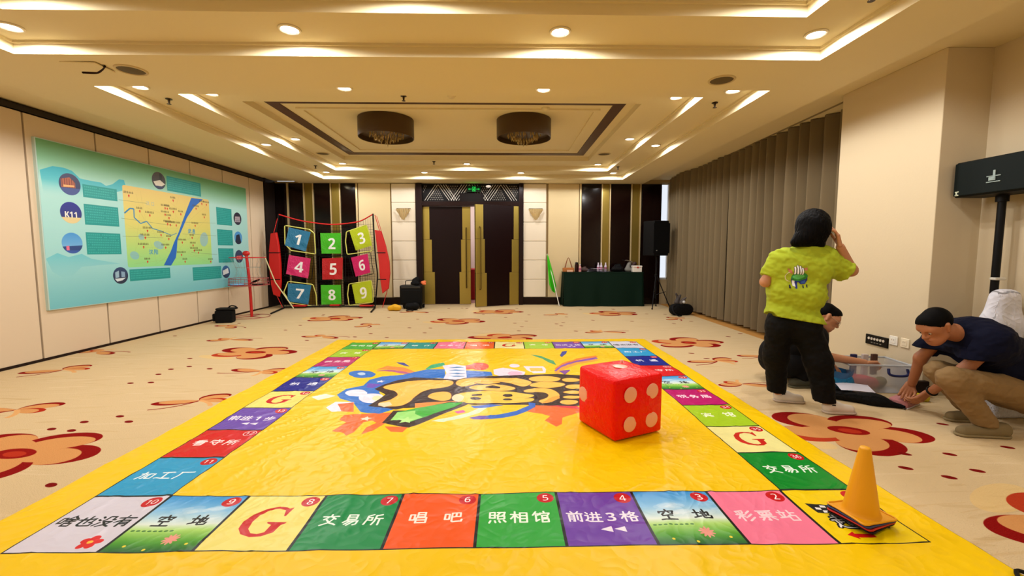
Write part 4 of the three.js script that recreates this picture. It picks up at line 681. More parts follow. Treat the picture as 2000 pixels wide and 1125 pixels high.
// ---------- number target with net ----------
{
  const t = thing('target_net', 'bowed net target frame with nine coloured number flags and red side sleeves', 'target');
  const zs = (x) => -10.1 + 0.2 * (x + 3.9) ** 2, black = mat('#0c0c0e', 0.5), red = mat('#c8100e', 0.5), P = (x, y, o = 0) => [x, y, zs(x) + o];
  obj('top_bar', tube([P(-4.95, 2.09), P(-4.6, 1.98), P(-4.3, 1.925), P(-3.9, 1.885), P(-3.5, 1.91), P(-3.2, 1.96), P(-2.89, 2.1)], 0.014, 40, 8), red, t);
  obj('upright', tube([P(-4.93, 0.04), P(-5.03, 0.6), P(-5.06, 1.1), P(-5.02, 1.6), P(-4.95, 2.1)], 0.015, 32, 8), black, t);
  obj('upright', tube([P(-2.9, 0.04), P(-2.84, 0.5), P(-2.82, 0.8), P(-2.86, 1.2), P(-2.89, 2.11)], 0.015, 32, 8), black, t);
  obj('base_bar', [rod(P(-4.93, 0.035), P(-3.9, 0.035), 0.016), rod(P(-3.9, 0.035), P(-2.9, 0.035), 0.016)], black, t);
  obj('foot', rod([-4.93, 0.02, -9.9], [-4.75, 0.018, -9.0], 0.017), black, t); obj('foot', rod([-2.9, 0.02, -9.9], [-2.78, 0.018, -9.2], 0.017), black, t);
  const sleeve = (p, z) => extr(p, 0.05, 0.012).translate(0, 0, z);
  const L = obj('red_sleeve', sleeve([[-5.0, 1.68], [-5.1, 1.66], [-5.15, 1.3], [-5.165, 0.95], [-5.14, 0.55], [-5.1, 0.33], [-4.99, 0.29], [-4.95, 0.6], [-4.94, 1.0], [-4.96, 1.4]], -9.87), red, t);
  const R = obj('red_sleeve', sleeve([[-2.83, 1.74], [-2.72, 1.72], [-2.62, 1.4], [-2.55, 1.05], [-2.54, 0.8], [-2.58, 0.46], [-2.7, 0.36], [-2.74, 0.7], [-2.76, 1.1], [-2.8, 1.5]], -9.87), red, t);
  for (const y of [1.25, 0.66]) { obj('strap', rb(0.22, 0.02, 0.09, 0.005, -5.05, y, -9.845), black, L); obj('strap', rb(0.2, 0.02, 0.09, 0.005, -2.71, y, -9.845), black, R); }
  obj('sleeve_rod', [rod([-2.84, 2.08, -9.86], [-2.73, 1.7, -9.84], 0.008), rod([-2.8, 2.05, -9.86], [-2.62, 1.45, -9.84], 0.006), rod([-2.6, 0.42, -9.84], [-2.72, 0.03, -9.86], 0.008), rod([-4.97, 2.0, -9.86], [-5.06, 1.66, -9.84], 0.008), rod([-5.06, 0.33, -9.84], [-4.94, 0.03, -9.86], 0.008)], red, t);
  obj('leaning_pole', [rod([-5.2, 1.17, -9.7], [-5.02, 0.6, -9.75], 0.012), rod([-5.02, 0.6, -9.75], [-4.62, 0.03, -9.7], 0.012)], mat('#d8d2a0', 0.4), t);
  const net = [], topY = (x) => 1.88 + 0.2 * (x + 3.9) ** 2;
  for (let x = -4.88; x < -2.9; x += 0.058) net.push(tube([P(x, 0.05), P(x, 0.7, -0.03), P(x, 1.3, -0.03), P(x, topY(x))], 0.0028, 8, 3));
  for (let y = 0.08; y < 1.98; y += 0.058) { const e = y > 1.88 ? Math.sqrt((y - 1.88) / 0.2) : 0; if (!e) net.push(tube([P(-4.95, y), P(-4.4, y, -0.02), P(-3.9, y, -0.03), P(-3.4, y, -0.02), P(-2.87, y)], 0.0028, 16, 3)); }
  obj('net', net, black, t).userData.kind = 'stuff';
  const q = [[-4.76, 1.81, -4.33, 1.71, -4.45, 1.28, -4.85, 1.41], [-4.13, 1.69, -3.67, 1.69, -3.68, 1.23, -4.12, 1.23], [-3.47, 1.75, -3.04, 1.86, -2.93, 1.41, -3.33, 1.3], [-4.78, 1.2, -4.35, 1.12, -4.42, 0.67, -4.85, 0.78], [-4.11, 1.12, -3.64, 1.14, -3.67, 0.65, -4.12, 0.64], [-3.45, 1.14, -3.04, 1.23, -2.98, 0.81, -3.35, 0.71], [-4.82, 0.57, -4.36, 0.52, -4.44, 0.08, -4.84, 0.17], [-4.16, 0.52, -3.71, 0.52, -3.71, 0.08, -4.16, 0.07], [-3.45, 0.53, -2.97, 0.64, -2.95, 0.14, -3.37, 0.1]];
  const cols = ['#0e6e98', '#3fb414', '#b4c41a', '#cc1464', '#b80c18', '#cc1464', '#0e6e98', '#3fb414', '#b4c41a'];
  const yel = mat('#d8d870', 0.4);
  const hoops = { 0: [[-4.84, 1.85], [-4.36, 1.77], [-4.26, 1.68], [-4.25, 1.22], [-4.74, 1.3], [-4.85, 1.44]], 2: [[-3.54, 1.72], [-3.06, 1.87], [-2.95, 1.6], [-2.93, 1.29], [-3.54, 1.21], [-3.57, 1.5]], 6: [[-4.82, 0.61], [-4.33, 0.53], [-4.27, 0.3], [-4.27, 0.02], [-4.8, 0.13], [-4.91, 0.37]], 8: [[-3.52, 0.54], [-2.97, 0.63], [-2.93, 0.4], [-2.94, 0.14], [-3.53, 0.05], [-3.56, 0.3]] };
  q.forEach((a, i) => {
    const tx = canvas(256, 256, (c) => { c.fillStyle = cols[i]; c.fillRect(0, 0, 256, 256); c.fillStyle = '#f2f2f2'; c.font = 'bold 190px sans-serif'; c.textAlign = 'center'; c.fillText(String(i + 1), 136, 200); });
    const f = obj('number_flag', grid(12, 12, (u, v) => { const w = 1 - v, lx = a[0] + (a[6] - a[0]) * w, rx = a[2] + (a[4] - a[2]) * w, ly = a[1] + (a[7] - a[1]) * w, ry = a[3] + (a[5] - a[3]) * w, x = lx + (rx - lx) * u, y = ly + (ry - ly) * u; return [x, y, zs(x) + 0.03 + 0.012 * n2(x * 5 + i, y * 4) * w]; }), mat('#ffffff', 0.45, { map: tx, bumpMap: rep(creaseTex, 0.8), bumpScale: 0.004 }), t);
    f.userData.label = 'flag with the number ' + (i + 1);
    const h = hoops[i] ?? [[a[0] - 0.06, a[1] + 0.04], [a[2] + 0.06, a[3] + 0.04], [a[4] + 0.07, a[5] - 0.03], [a[6] - 0.05, a[7] - 0.03]];
    const pts = []; h.forEach((p, k) => { const n = h[(k + 1) % h.length]; pts.push(P(p[0] * 0.94 + n[0] * 0.06, p[1] * 0.94 + n[1] * 0.06, 0.02), P((p[0] + n[0]) / 2, (p[1] + n[1]) / 2, 0.02), P(p[0] * 0.06 + n[0] * 0.94, p[1] * 0.06 + n[1] * 0.94, 0.02)); });
    obj('pocket_hoop', tube(pts, hoops[i] ? 0.012 : 0.007, 60, 6, true), hoops[i] ? yel : black, t);
  });
  obj('base_fabric', [rb(0.3, 0.03, 0.12, 0.01, -4.6, 0.06, -9.95), rb(0.22, 0.03, 0.1, 0.01, -3.85, 0.06, -10.05), rb(0.3, 0.03, 0.12, 0.01, -3.1, 0.06, -9.95)], red, t);
}

// ---------- disc basket on a red post ----------
{
  const t = thing('disc_basket', 'red post with round wire basket by the poster', 'basket', [-4.94, 0, -8.65]), red = mat('#c01414', 0.4), wire = mat('#a8484a', 0.4, { metalness: 0.3 });
  obj('post', tube([[0, 0, 0], [-0.01, 0.6, 0], [-0.045, 1.2, 0]], 0.026, 12, 12), red, t);
  obj('top_disc', new THREE.SphereGeometry(0.07, 20, 12).scale(1, 0.75, 0.6).translate(-0.05, 1.24, 0), red, t);
  const ring = (r, y, R = 0.006) => new THREE.TorusGeometry(r, R, 6, 40).rotateX(Math.PI / 2).translate(-0.02, y, 0);
  obj('top_ring', [ring(0.31, 1.16, 0.008), rod([-0.33, 1.16, 0], [0.29, 1.16, 0], 0.006), rod([-0.02, 1.16, -0.31], [-0.02, 1.16, 0.31], 0.006)], red, t);
  const w = [ring(0.34, 0.76), ring(0.345, 0.69, 0.004), ring(0.35, 0.63)];
  for (let i = 0; i < 20; i++) { const a = i * Math.PI / 10; w.push(rod([-0.02 + 0.34 * Math.cos(a), 0.76, 0.34 * Math.sin(a)], [-0.02 + 0.35 * Math.cos(a), 0.63, 0.35 * Math.sin(a)], 0.003, 4), rod([-0.02 + 0.35 * Math.cos(a), 0.63, 0.35 * Math.sin(a)], [-0.02, 0.62, 0], 0.003, 4)); }
  obj('wire_tray', w, wire, t);
  const ch = []; for (let i = 0; i < 14; i++) { const a = i * Math.PI / 7; ch.push(tube([[-0.02 + 0.3 * Math.cos(a), 1.16, 0.3 * Math.sin(a)], [-0.02 + 0.2 * Math.cos(a), 0.92, 0.2 * Math.sin(a)], [-0.02 + 0.26 * Math.cos(a), 0.76, 0.26 * Math.sin(a)]], 0.0022, 8, 3)); }
  ch.push(ring(0.22, 0.97, 0.0025)); obj('chains', ch, mat('#9aa09a', 0.4, { metalness: 0.4 }), t).userData.kind = 'stuff';
  const bs = []; for (let i = 0; i < 3; i++) { const a = 0.5 + i * 2.094; bs.push(rod([0, 0.012, 0], [0.32 * Math.cos(a), 0.008, 0.32 * Math.sin(a)], 0.006, 6)); } bs.push(new THREE.TorusGeometry(0.32, 0.005, 5, 40).rotateX(Math.PI / 2).translate(0, 0.008, 0)); obj('wire_foot', bs, wire, t);
  tag(obj('flying_disc', lathe([[0, 0.02], [0.1, 0.018], [0.118, 0.008], [0.12, -0.004], [0.114, -0.002], [0.0, 0.012]], 30).translate(-5.12, 0.645, -8.52), mat('#6fb0e0', 0.35)), 'pale blue flying disc lying in the wire basket', 'disc');
  const dk = thing('black_disc', 'black discs leaning in the wire basket right of the post', 'disc', [-4.76, 0.64, -8.6]);
  obj('flat_disc', lathe([[0, 0.012], [0.1, 0.01], [0.115, 0], [0, 0.002]], 24), mat('#0c0c0e', 0.4), dk); obj('leaning_disc', lathe([[0, 0.01], [0.09, 0.008], [0.1, 0], [0, 0.002]], 24).rotateZ(0.5).translate(-0.03, 0.06, 0.05), mat('#101014', 0.4), dk);
}
// ---------- bags on the floor ----------
const blackCloth = mat('#0b0b0d', 0.7, { bumpMap: rep(creaseTex, 2), bumpScale: 0.006 });
{
  const t = thing('black_case', 'small black case with flat lid against the partition wall', 'case', [-5.03, 0, -7.98], 0.2);
  obj('body', rb(0.28, 0.23, 0.2, 0.03, 0, 0.115, 0), blackCloth, t); obj('lid', rb(0.3, 0.035, 0.2, 0.012, 0.03, 0.25, 0), mat('#141416', 0.5), t);
  obj('side_pocket', rb(0.05, 0.14, 0.16, 0.02, -0.16, 0.1, 0), blackCloth, t); obj('handle', tube([[0.05, 0.26, 0], [0.1, 0.3, 0], [0.17, 0.29, 0], [0.19, 0.26, 0]], 0.012, 14, 6), mat('#101012', 0.5), t);
}
{
  const t = thing('trolley_speaker', 'black portable trolley loudspeaker with wheels left of the doors', 'speaker', [-2.06, 0, -9.92]);
  obj('cabinet', rb(0.5, 0.44, 0.34, 0.03, 0, 0.31, 0, 3), mat('#0a0b0d', 0.35), t);
  obj('front_grille', rb(0.42, 0.3, 0.02, 0.01, 0, 0.28, 0.172), mat('#060607', 0.6), t);
  obj('control_panel', rb(0.42, 0.04, 0.012, 0.004, 0, 0.49, 0.172), mat('#3a3c3e', 0.2, { metalness: 0.5 }), t);
  for (const s of [-0.17, 0.2]) obj('wheel', new THREE.TorusGeometry(0.06, 0.028, 10, 24).rotateY(Math.PI / 2).translate(s, 0.088, 0.06), mat('#121214', 0.5), t);
  obj('axle', rod([-0.17, 0.088, 0.06], [0.2, 0.088, 0.06], 0.02), mat('#1a1a1c', 0.5), t);
  obj('foot', rb(0.06, 0.09, 0.08, 0.01, 0.22, 0.05, -0.1), mat('#101012', 0.5), t);
  obj('pull_handle', tube([[-0.16, 0.52, -0.05], [-0.16, 0.6, -0.05], [-0.12, 0.625, -0.05], [0.05, 0.625, -0.05], [0.1, 0.6, -0.05], [0.1, 0.52, -0.05]], 0.009, 30, 6), mat('#1a1a1c', 0.3), t);
  tag(obj('baseball_cap', blob([[[-1.98, 0.61, -9.88], [-1.94, 0.645, -9.88], 0.08, 0.07], [[-2.04, 0.57, -9.8], [-1.9, 0.57, -9.79], 0.035, 0.035]], 0.014), blackCloth), 'black cap resting on the trolley loudspeaker', 'cap');
  tag(obj('orange_cloth', blob([[[-1.83, 0.585, -9.88], [-1.77, 0.6, -9.88], 0.032, 0.03], [[-1.8, 0.56, -9.85], [-1.75, 0.545, -9.85], 0.022, 0.012]], 0.009), mat('#e0703c', 0.7)), 'crumpled orange cloth beside the black cap', 'cloth');
  const g = thing('gear_pouch', 'round black pouch with wrist ring ahead of the trolley loudspeaker', 'pouch', [-2.0, 0, -9.58]);
  obj('pouch', blob([[[-0.08, 0.08, 0], [0.06, 0.08, 0], 0.078, 0.082], [[0.08, 0.1, 0.02], [0.1, 0.1, 0.03], 0.07, 0.06]], 0.014), blackCloth, g);
  obj('ring_strap', new THREE.TorusGeometry(0.055, 0.009, 6, 24).scale(1.3, 0.8, 1).rotateX(-1.4).translate(-0.02, 0.012, 0.16), mat('#2a1a18', 0.5), g);
}
tag(obj('yellow_pouch', blob([[[-2.46, 0.055, -9.5], [-2.36, 0.075, -9.5], 0.055, 0.07], [[-2.33, 0.07, -9.49], [-2.27, 0.065, -9.48], 0.068, 0.06]], 0.012, 0.02), mat('#e0a800', 0.6)), 'crumpled yellow pouch on the floor by the number target', 'pouch');
{
  const t = thing('green_flag', 'bright green flag on a white pole leaning by the doors', 'flag', [0, 0, 0]);
  obj('pole', rod([1.3, 0.005, -10.25], [1.03, 1.22, -10.5], 0.011), mat('#e8e4dc', 0.4), t);
  obj('flag_cloth', grid(14, 24, (u, v) => { const y = 0.34 + 0.88 * v, w = 0.2 * (1 - v) ** 0.7 * (y < 0.5 ? 0.35 + 4 * (y - 0.34) : 1), px = 1.03 + (1.22 - y) * 0.222; return [px - 0.03 * (1 - v) * 1.6 + (u - 0.45) * w, y - 0.05 * u * (1 - v), -10.46 + 0.045 * Math.sin(u * 9 + v * 2) * (1 - v) + 0.04]; }), mat('#3cc414', 0.5), t);
}
// ---------- table by the door wall ----------
{
  const t = thing('draped_table', 'long table under a dark green cloth against the back wall', 'table', [2.32, 0, -10.36]), g = mat('#021c10', 0.75, { bumpMap: rep(weave, 12), bumpScale: 0.0006 });
  const W = 0.93, D = 0.2, Hh = 0.79;
  obj('table_cloth', grid(120, 8, (u, v) => { // skirt round the table
    const s = u * (4 * W + 4 * D); let x, z, nx = 0, nz = 0;
    if (s < 2 * W) { x = -W + s; z = D; nz = 1; } else if (s < 2 * W + 2 * D) { x = W; z = D - (s - 2 * W); nx = 1; } else if (s < 4 * W + 2 * D) { x = W - (s - 2 * W - 2 * D); z = -D; nz = -1; } else { x = -W; z = -D + (s - 4 * W - 2 * D); nx = -1; }
    const k = (1 - v), fold = 0.018 * k * Math.sin(s * 11 + 2 * n2(s, 1)) + 0.02 * k; return [x + nx * fold, 0.008 + (Hh - 0.008) * v, z + nz * fold]; }), g, t);
  obj('cloth_top', rb(2 * W + 0.01, 0.016, 2 * D + 0.01, 0.006, 0, Hh, 0), g, t);
  for (const sx of [-1, 1]) for (const sz of [-1, 1]) obj('leg', rod([sx * (W - 0.08), 0, sz * (D - 0.06)], [sx * (W - 0.08), Hh - 0.01, sz * (D - 0.06)], 0.016), mat('#2a2a2a', 0.5), t);
  const Y = Hh + 0.009, Z = -10.36;
  const bg = thing('wicker_bag', 'tan wicker basket bag with tall handles on the green table', 'bag', [1.52, Y, Z]), wk = mat('#b06a2c', 0.7, { bumpMap: rep(weave, 4), bumpScale: 0.002 });
  obj('body', rb(0.26, 0.1, 0.14, 0.015, 0, 0.05, 0), wk, bg); for (const z of [-0.05, 0.05]) obj('handle', tube([[-0.08, 0.09, z], [-0.03, 0.28, z * 0.4], [0, 0.33, z * 0.2], [0.03, 0.28, z * 0.4], [0.09, 0.09, z]], 0.007, 24, 6), mat('#8a4a22', 0.6), bg);
  tag(obj('tissue_pack', rb(0.14, 0.05, 0.04, 0.008, 1.54, Y + 0.025, Z + 0.12), mat('#d8a888', 0.6)), 'pale peach packet in front of the wicker bag', 'packet');
  const th = thing('thermos', 'dark brown vacuum flask on the green table', 'flask', [1.715, Y, Z]); obj('body', lathe([[0, 0], [0.04, 0], [0.042, 0.01], [0.042, 0.17], [0.03, 0.185]], 24), mat('#2a0e0c', 0.25), th); obj('cap', lathe([[0.034, 0.18], [0.036, 0.19], [0.034, 0.225], [0, 0.23]], 20), mat('#160808', 0.3), th);
  const bottle = (x, z, h, c, l, grp) => { const b = thing('drink_bottle', l, 'bottle', [x, Y, z], 0, grp); obj('bottle_body', lathe([[0, 0], [0.03, 0], [0.032, 0.01], [0.032, h * 0.62], [0.014, h * 0.84], [0.014, h * 0.9]], 20), mat(c, 0.15, { clearcoat: 0.5 }), b); obj('cap', cy(0.016, 0.016, h * 0.1, 0, h * 0.9, 0, 14), mat('#e8e0e4', 0.4), b); obj('wrap_label', lathe([[0.0328, h * 0.25], [0.0328, h * 0.5]], 20), mat('#a04a6a', 0.5), b); };
  bottle(1.785, Z + 0.06, 0.18, '#d89a94', 'pink drink bottle standing next to the brown flask');
  bottle(2.245, Z - 0.08, 0.215, '#cfc0d0', 'leftmost of three pale bottles on the green table', 'three pale bottles'); bottle(2.315, Z - 0.08, 0.215, '#cfc0d0', 'middle of three pale bottles on the green table', 'three pale bottles'); bottle(2.42, Z - 0.08, 0.215, '#cfc0d0', 'rightmost of three pale bottles on the green table', 'three pale bottles');
  tag(obj('folded_bag', blob([[[1.84, Y + 0.05, Z - 0.02], [1.92, Y + 0.1, Z - 0.02], 0.045, 0.03], [[1.9, Y + 0.04, Z], [1.98, Y + 0.045, Z], 0.04, 0.035]], 0.012), mat('#3a2018', 0.6)), 'crumpled brown pouch behind the pink bottle', 'pouch');
  const pp = thing('paper_roll', 'loosely stacked white paper sheets on the green table', 'paper', [2.22, Y, Z + 0.06]);
  for (let i = 0; i < 4; i++) obj('sheet', grid(14, 6, (u, v) => [-0.27 + 0.54 * u + 0.01 * i, 0.012 + i * 0.02 + 0.012 * Math.sin(u * 7 + i) + 0.02 * (1 - u) * (i > 2 ? 1 : 0), -0.08 + 0.16 * v + 0.01 * i]), mat('#d8d8e6', 0.6), pp);
  tag(obj('black_bag', blob([[[2.6, Y + 0.065, Z], [2.76, Y + 0.065, Z], 0.06, 0.06], [[2.66, Y + 0.13, Z - 0.04], [2.74, Y + 0.15, Z - 0.04], 0.05, 0.04]], 0.016), blackCloth), 'low black bag in the middle of the green table', 'bag');
  const sb = thing('shopping_bag', 'grey and white shopping bag slumped behind the white box', 'bag', [2.99, Y, Z - 0.1]);
  obj('grey_body', blob([[[-0.04, 0.06, 0], [0.0, 0.18, 0], 0.06, 0.05], [[-0.08, 0.05, 0.05], [0.04, 0.04, 0.05], 0.045, 0.04]], 0.014), mat('#77756e', 0.6), sb); obj('white_flap', grid(8, 4, (u, v) => [-0.1 + 0.17 * u, 0.26 + 0.02 * v - 0.05 * u * u, -0.05 + 0.1 * v]), mat('#d8d4d0', 0.6), sb); obj('brown_part', blob([[[0.08, 0.12, -0.03], [0.14, 0.19, -0.03], 0.07, 0.05]], 0.014), mat('#3a2018', 0.6), sb);
  const wx = thing('gift_box', 'white lidded box with red emblem at the table end', 'box', [3.11, Y, Z + 0.1]);
  obj('body', rb(0.21, 0.12, 0.14, 0.01, 0, 0.06, 0), mat('#e6dfd4', 0.5), wx); obj('lid', rb(0.22, 0.035, 0.15, 0.008, 0, 0.132, 0), mat('#ece6dc', 0.5), wx); obj('red_seal', [cy(0.022, 0.022, 0.006, 0, 0, 0, 16).rotateX(Math.PI / 2).translate(0.005, 0.108, 0.073), rb(0.15, 0.006, 0.004, 0.002, 0, 0.112, 0.073)], mat('#b8402a', 0.5), wx);
}
// ---------- loudspeakers on stands ----------
{
  const t = thing('loudspeaker', 'large black loudspeaker standing high in the curtain corner', 'speaker', [3.43, 1.2, -9.86], 0.2), bk = mat('#08080a', 0.55), gr = mat('#050506', 0.75);
  obj('cabinet', extr([[-0.22, -0.17], [0.22, -0.17], [0.16, 0.17], [-0.16, 0.17]], 0.74, 0.015).rotateX(-Math.PI / 2).rotateY(Math.PI).translate(0, 0, 0), bk, t);
  obj('grille', rb(0.4, 0.66, 0.02, 0.01, 0, 0.37, 0.19), gr, t); obj('badge', rb(0.03, 0.018, 0.006, 0.002, -0.12, 0.1, 0.203), mat('#c8c8c8', 0.3, { metalness: 0.8 }), t);
  obj('socket', cy(0.03, 0.03, 0.04, 0, -0.05, 0), bk, t);
  const s = thing('speaker_stand', 'black tripod stand under the tall corner loudspeaker', 'stand', [3.43, 0, -9.86]); const st = mat('#101012', 0.35);
  obj('pole', cy(0.018, 0.018, 0.95, 0, 0.22, 0, 14), st, s); obj('collar', cy(0.035, 0.035, 0.06, 0, 0.7, 0, 14), st, s);
  for (const a of [2.1, 0.4, 5.1]) { const e = [0.32 * Math.cos(a), 0.012, 0.32 * Math.sin(a)]; const l = obj('leg', rod([0.02 * Math.cos(a), 0.72, 0.02 * Math.sin(a)], e, 0.012), st, s); obj('rubber_foot', new THREE.SphereGeometry(0.018, 10, 8).translate(e[0], 0.018, e[2]), mat('#050505', 0.8), l); obj('brace', rod([0, 0.3, 0], [0.22 * Math.cos(a), 0.38, 0.22 * Math.sin(a)], 0.008), st, s); }
}
{
  const t = thing('loudspeaker', 'wide black loudspeaker on a pole before the right wall', 'speaker', [3.95, 1.875, -3.42], -Math.PI / 2), bk = mat('#0a0d0c', 0.5);
  obj('cabinet', rb(0.6, 0.29, 0.26, 0.012, 0, 0, 0), bk, t); obj('front_edge', rb(0.59, 0.27, 0.02, 0.008, 0, 0, 0.135), mat('#07100e', 0.7), t);
  obj('bracket', [rb(0.05, 0.03, 0.008, 0.003, -0.0, -0.03, 0.146), rb(0.018, 0.07, 0.008, 0.003, 0.015, 0.0, 0.148), rb(0.1, 0.008, 0.006, 0.002, 0.01, -0.055, 0.147), rb(0.1, 0.008, 0.006, 0.002, 0.01, -0.01, 0.147)], mat('#8a9894', 0.35, { metalness: 0.5 }), t);
  obj('brand_badge', [rb(0.012, 0.03, 0.006, 0.002, -0.265, -0.115, 0.146), rb(0.03, 0.01, 0.006, 0.002, -0.262, -0.127, 0.146), rb(0.03, 0.008, 0.006, 0.002, -0.262, -0.1, 0.146)], mat('#d0d8c0', 0.3, { metalness: 0.4 }), t);
  const s = thing('speaker_stand', 'thick black pole stand carrying the wide right loudspeaker', 'stand', [3.98, 0, -3.49]), st = mat('#0c0c0e', 0.35);
  obj('pole', cy(0.026, 0.026, 1.64, 0, 0.04, 0, 16), st, s); obj('collar', cy(0.04, 0.04, 0.05, 0, 1.675, 0, 16), st, s); obj('white_clamp', rb(0.09, 0.022, 0.05, 0.008, 0, 1.06, 0.02), mat('#d0ccc0', 0.5), s);
  obj('base', lathe([[0, 0.04], [0.04, 0.04], [0.1, 0.012], [0.11, 0]], 28), st, s);
}
{ // covered chair
  const t = thing('covered_chair', 'chair under a white cover at the right picture edge', 'chair', [3.93, 0, -3.3]), w = mat('#d4d4de', 0.8, { bumpMap: rep(creaseTex, 1.5), bumpScale: 0.008 });
  obj('back_cover', blob([[[0.06, 0.5, -0.06], [0.05, 0.92, -0.07], 0.07, 0.06], [[-0.14, 0.5, -0.06], [-0.04, 0.92, -0.07], 0.07, 0.06], [[0.06, 0.7, -0.06], [-0.08, 0.7, -0.06], 0.07, 0.07], [[0.1, 0.5, -0.06], [-0.12, 0.5, -0.06], 0.07, 0.07]], 0.018, 0.08), w, t);
  obj('seat_cover', rb(0.32, 0.1, 0.2, 0.03, -0.01, 0.45, 0.0), w, t); obj('skirt', rb(0.31, 0.4, 0.19, 0.03, -0.01, 0.2, 0.0), w, t);
}
{ // bags by the curtain
  const t = thing('duffel_bag', 'black duffel bag on the floor against the curtain', 'bag', [3.56, 0, -8.75], 0.3);
  obj('body', blob([[[-0.14, 0.12, 0], [0.16, 0.11, 0], 0.115, 0.11], [[0.12, 0.1, -0.02], [0.2, 0.1, -0.02], 0.1, 0.09]], 0.016), blackCloth, t);
  obj('strap', tube([[-0.16, 0.2, 0.05], [-0.26, 0.2, 0.1], [-0.28, 0.1, 0.14], [-0.2, 0.02, 0.18], [-0.1, 0.014, 0.16]], 0.012, 24, 6), mat('#18181c', 0.6), t);
  const g = thing('glove_bundle', 'bundle of grey gloves heaped on the black duffel bag', 'gloves', [3.48, 0.23, -8.75]), gm = mat('#3a3434', 0.7);
  obj('glove', blob([[[0, 0.03, 0], [0.03, 0.12, 0], 0.05, 0.035], [[0.03, 0.1, 0], [-0.02, 0.2, 0], 0.026, 0.02], [[0.03, 0.1, 0], [0.06, 0.17, 0.02], 0.026, 0.02]], 0.01, 0.02), gm, g); obj('glove', blob([[[0.08, 0.03, 0.02], [0.12, 0.08, 0.02], 0.045, 0.03], [[0.12, 0.08, 0.02], [0.17, 0.12, 0.02], 0.024, 0.018]], 0.01, 0.02), mat('#57504e', 0.7), g); obj('white_patch', new THREE.SphereGeometry(0.03, 12, 8).translate(0.12, 0.04, 0.06), mat('#c8c8c8', 0.6), g);
}
// ---------- sockets on the column ----------
{
  const X = 3.71, t = thing('media_socket', 'black multi-port socket plate low on the column', 'socket', [X - 0.006, 0.395, -4.25]);
  obj('plate', rb(0.014, 0.1, 0.26, 0.005), mat('#0e0c0a', 0.4), t); for (let i = 0; i < 6; i++) obj('port', cy(0.013, 0.013, 0.006, 0, 0, 0, 12).rotateZ(Math.PI / 2).translate(-0.006, 0.012, -0.085 + i * 0.034), mat('#d8d4cc', 0.3, { metalness: 0.4 }), t);
  obj('small_text', [0, 1, 2, 3].map((i) => rb(0.003, 0.006, 0.02, 0.001, -0.0075, -0.026, -0.05 + i * 0.034)), mat('#8a8478', 0.5), t);
  for (const [z, l, c] of [[-4.065, 'white square switch plate next to the black socket plate', '#ece8dc'], [-3.945, 'cream square outlet plate nearest the column corner', '#e6d8ba']]) { const s = thing('outlet_plate', l, 'outlet', [X - 0.005, 0.435, z]); obj('plate', rb(0.012, 0.088, 0.088, 0.006), mat(c, 0.4), s); obj('insert', rb(0.006, 0.05, 0.05, 0.002, -0.006, 0, 0), mat(c, 0.35), s); obj('slot', [rb(0.003, 0.012, 0.003, 0.001, -0.0095, 0.008, -0.01), rb(0.003, 0.012, 0.003, 0.001, -0.0095, 0.008, 0.01)], mat('#8a7c60', 0.5), s); }
}
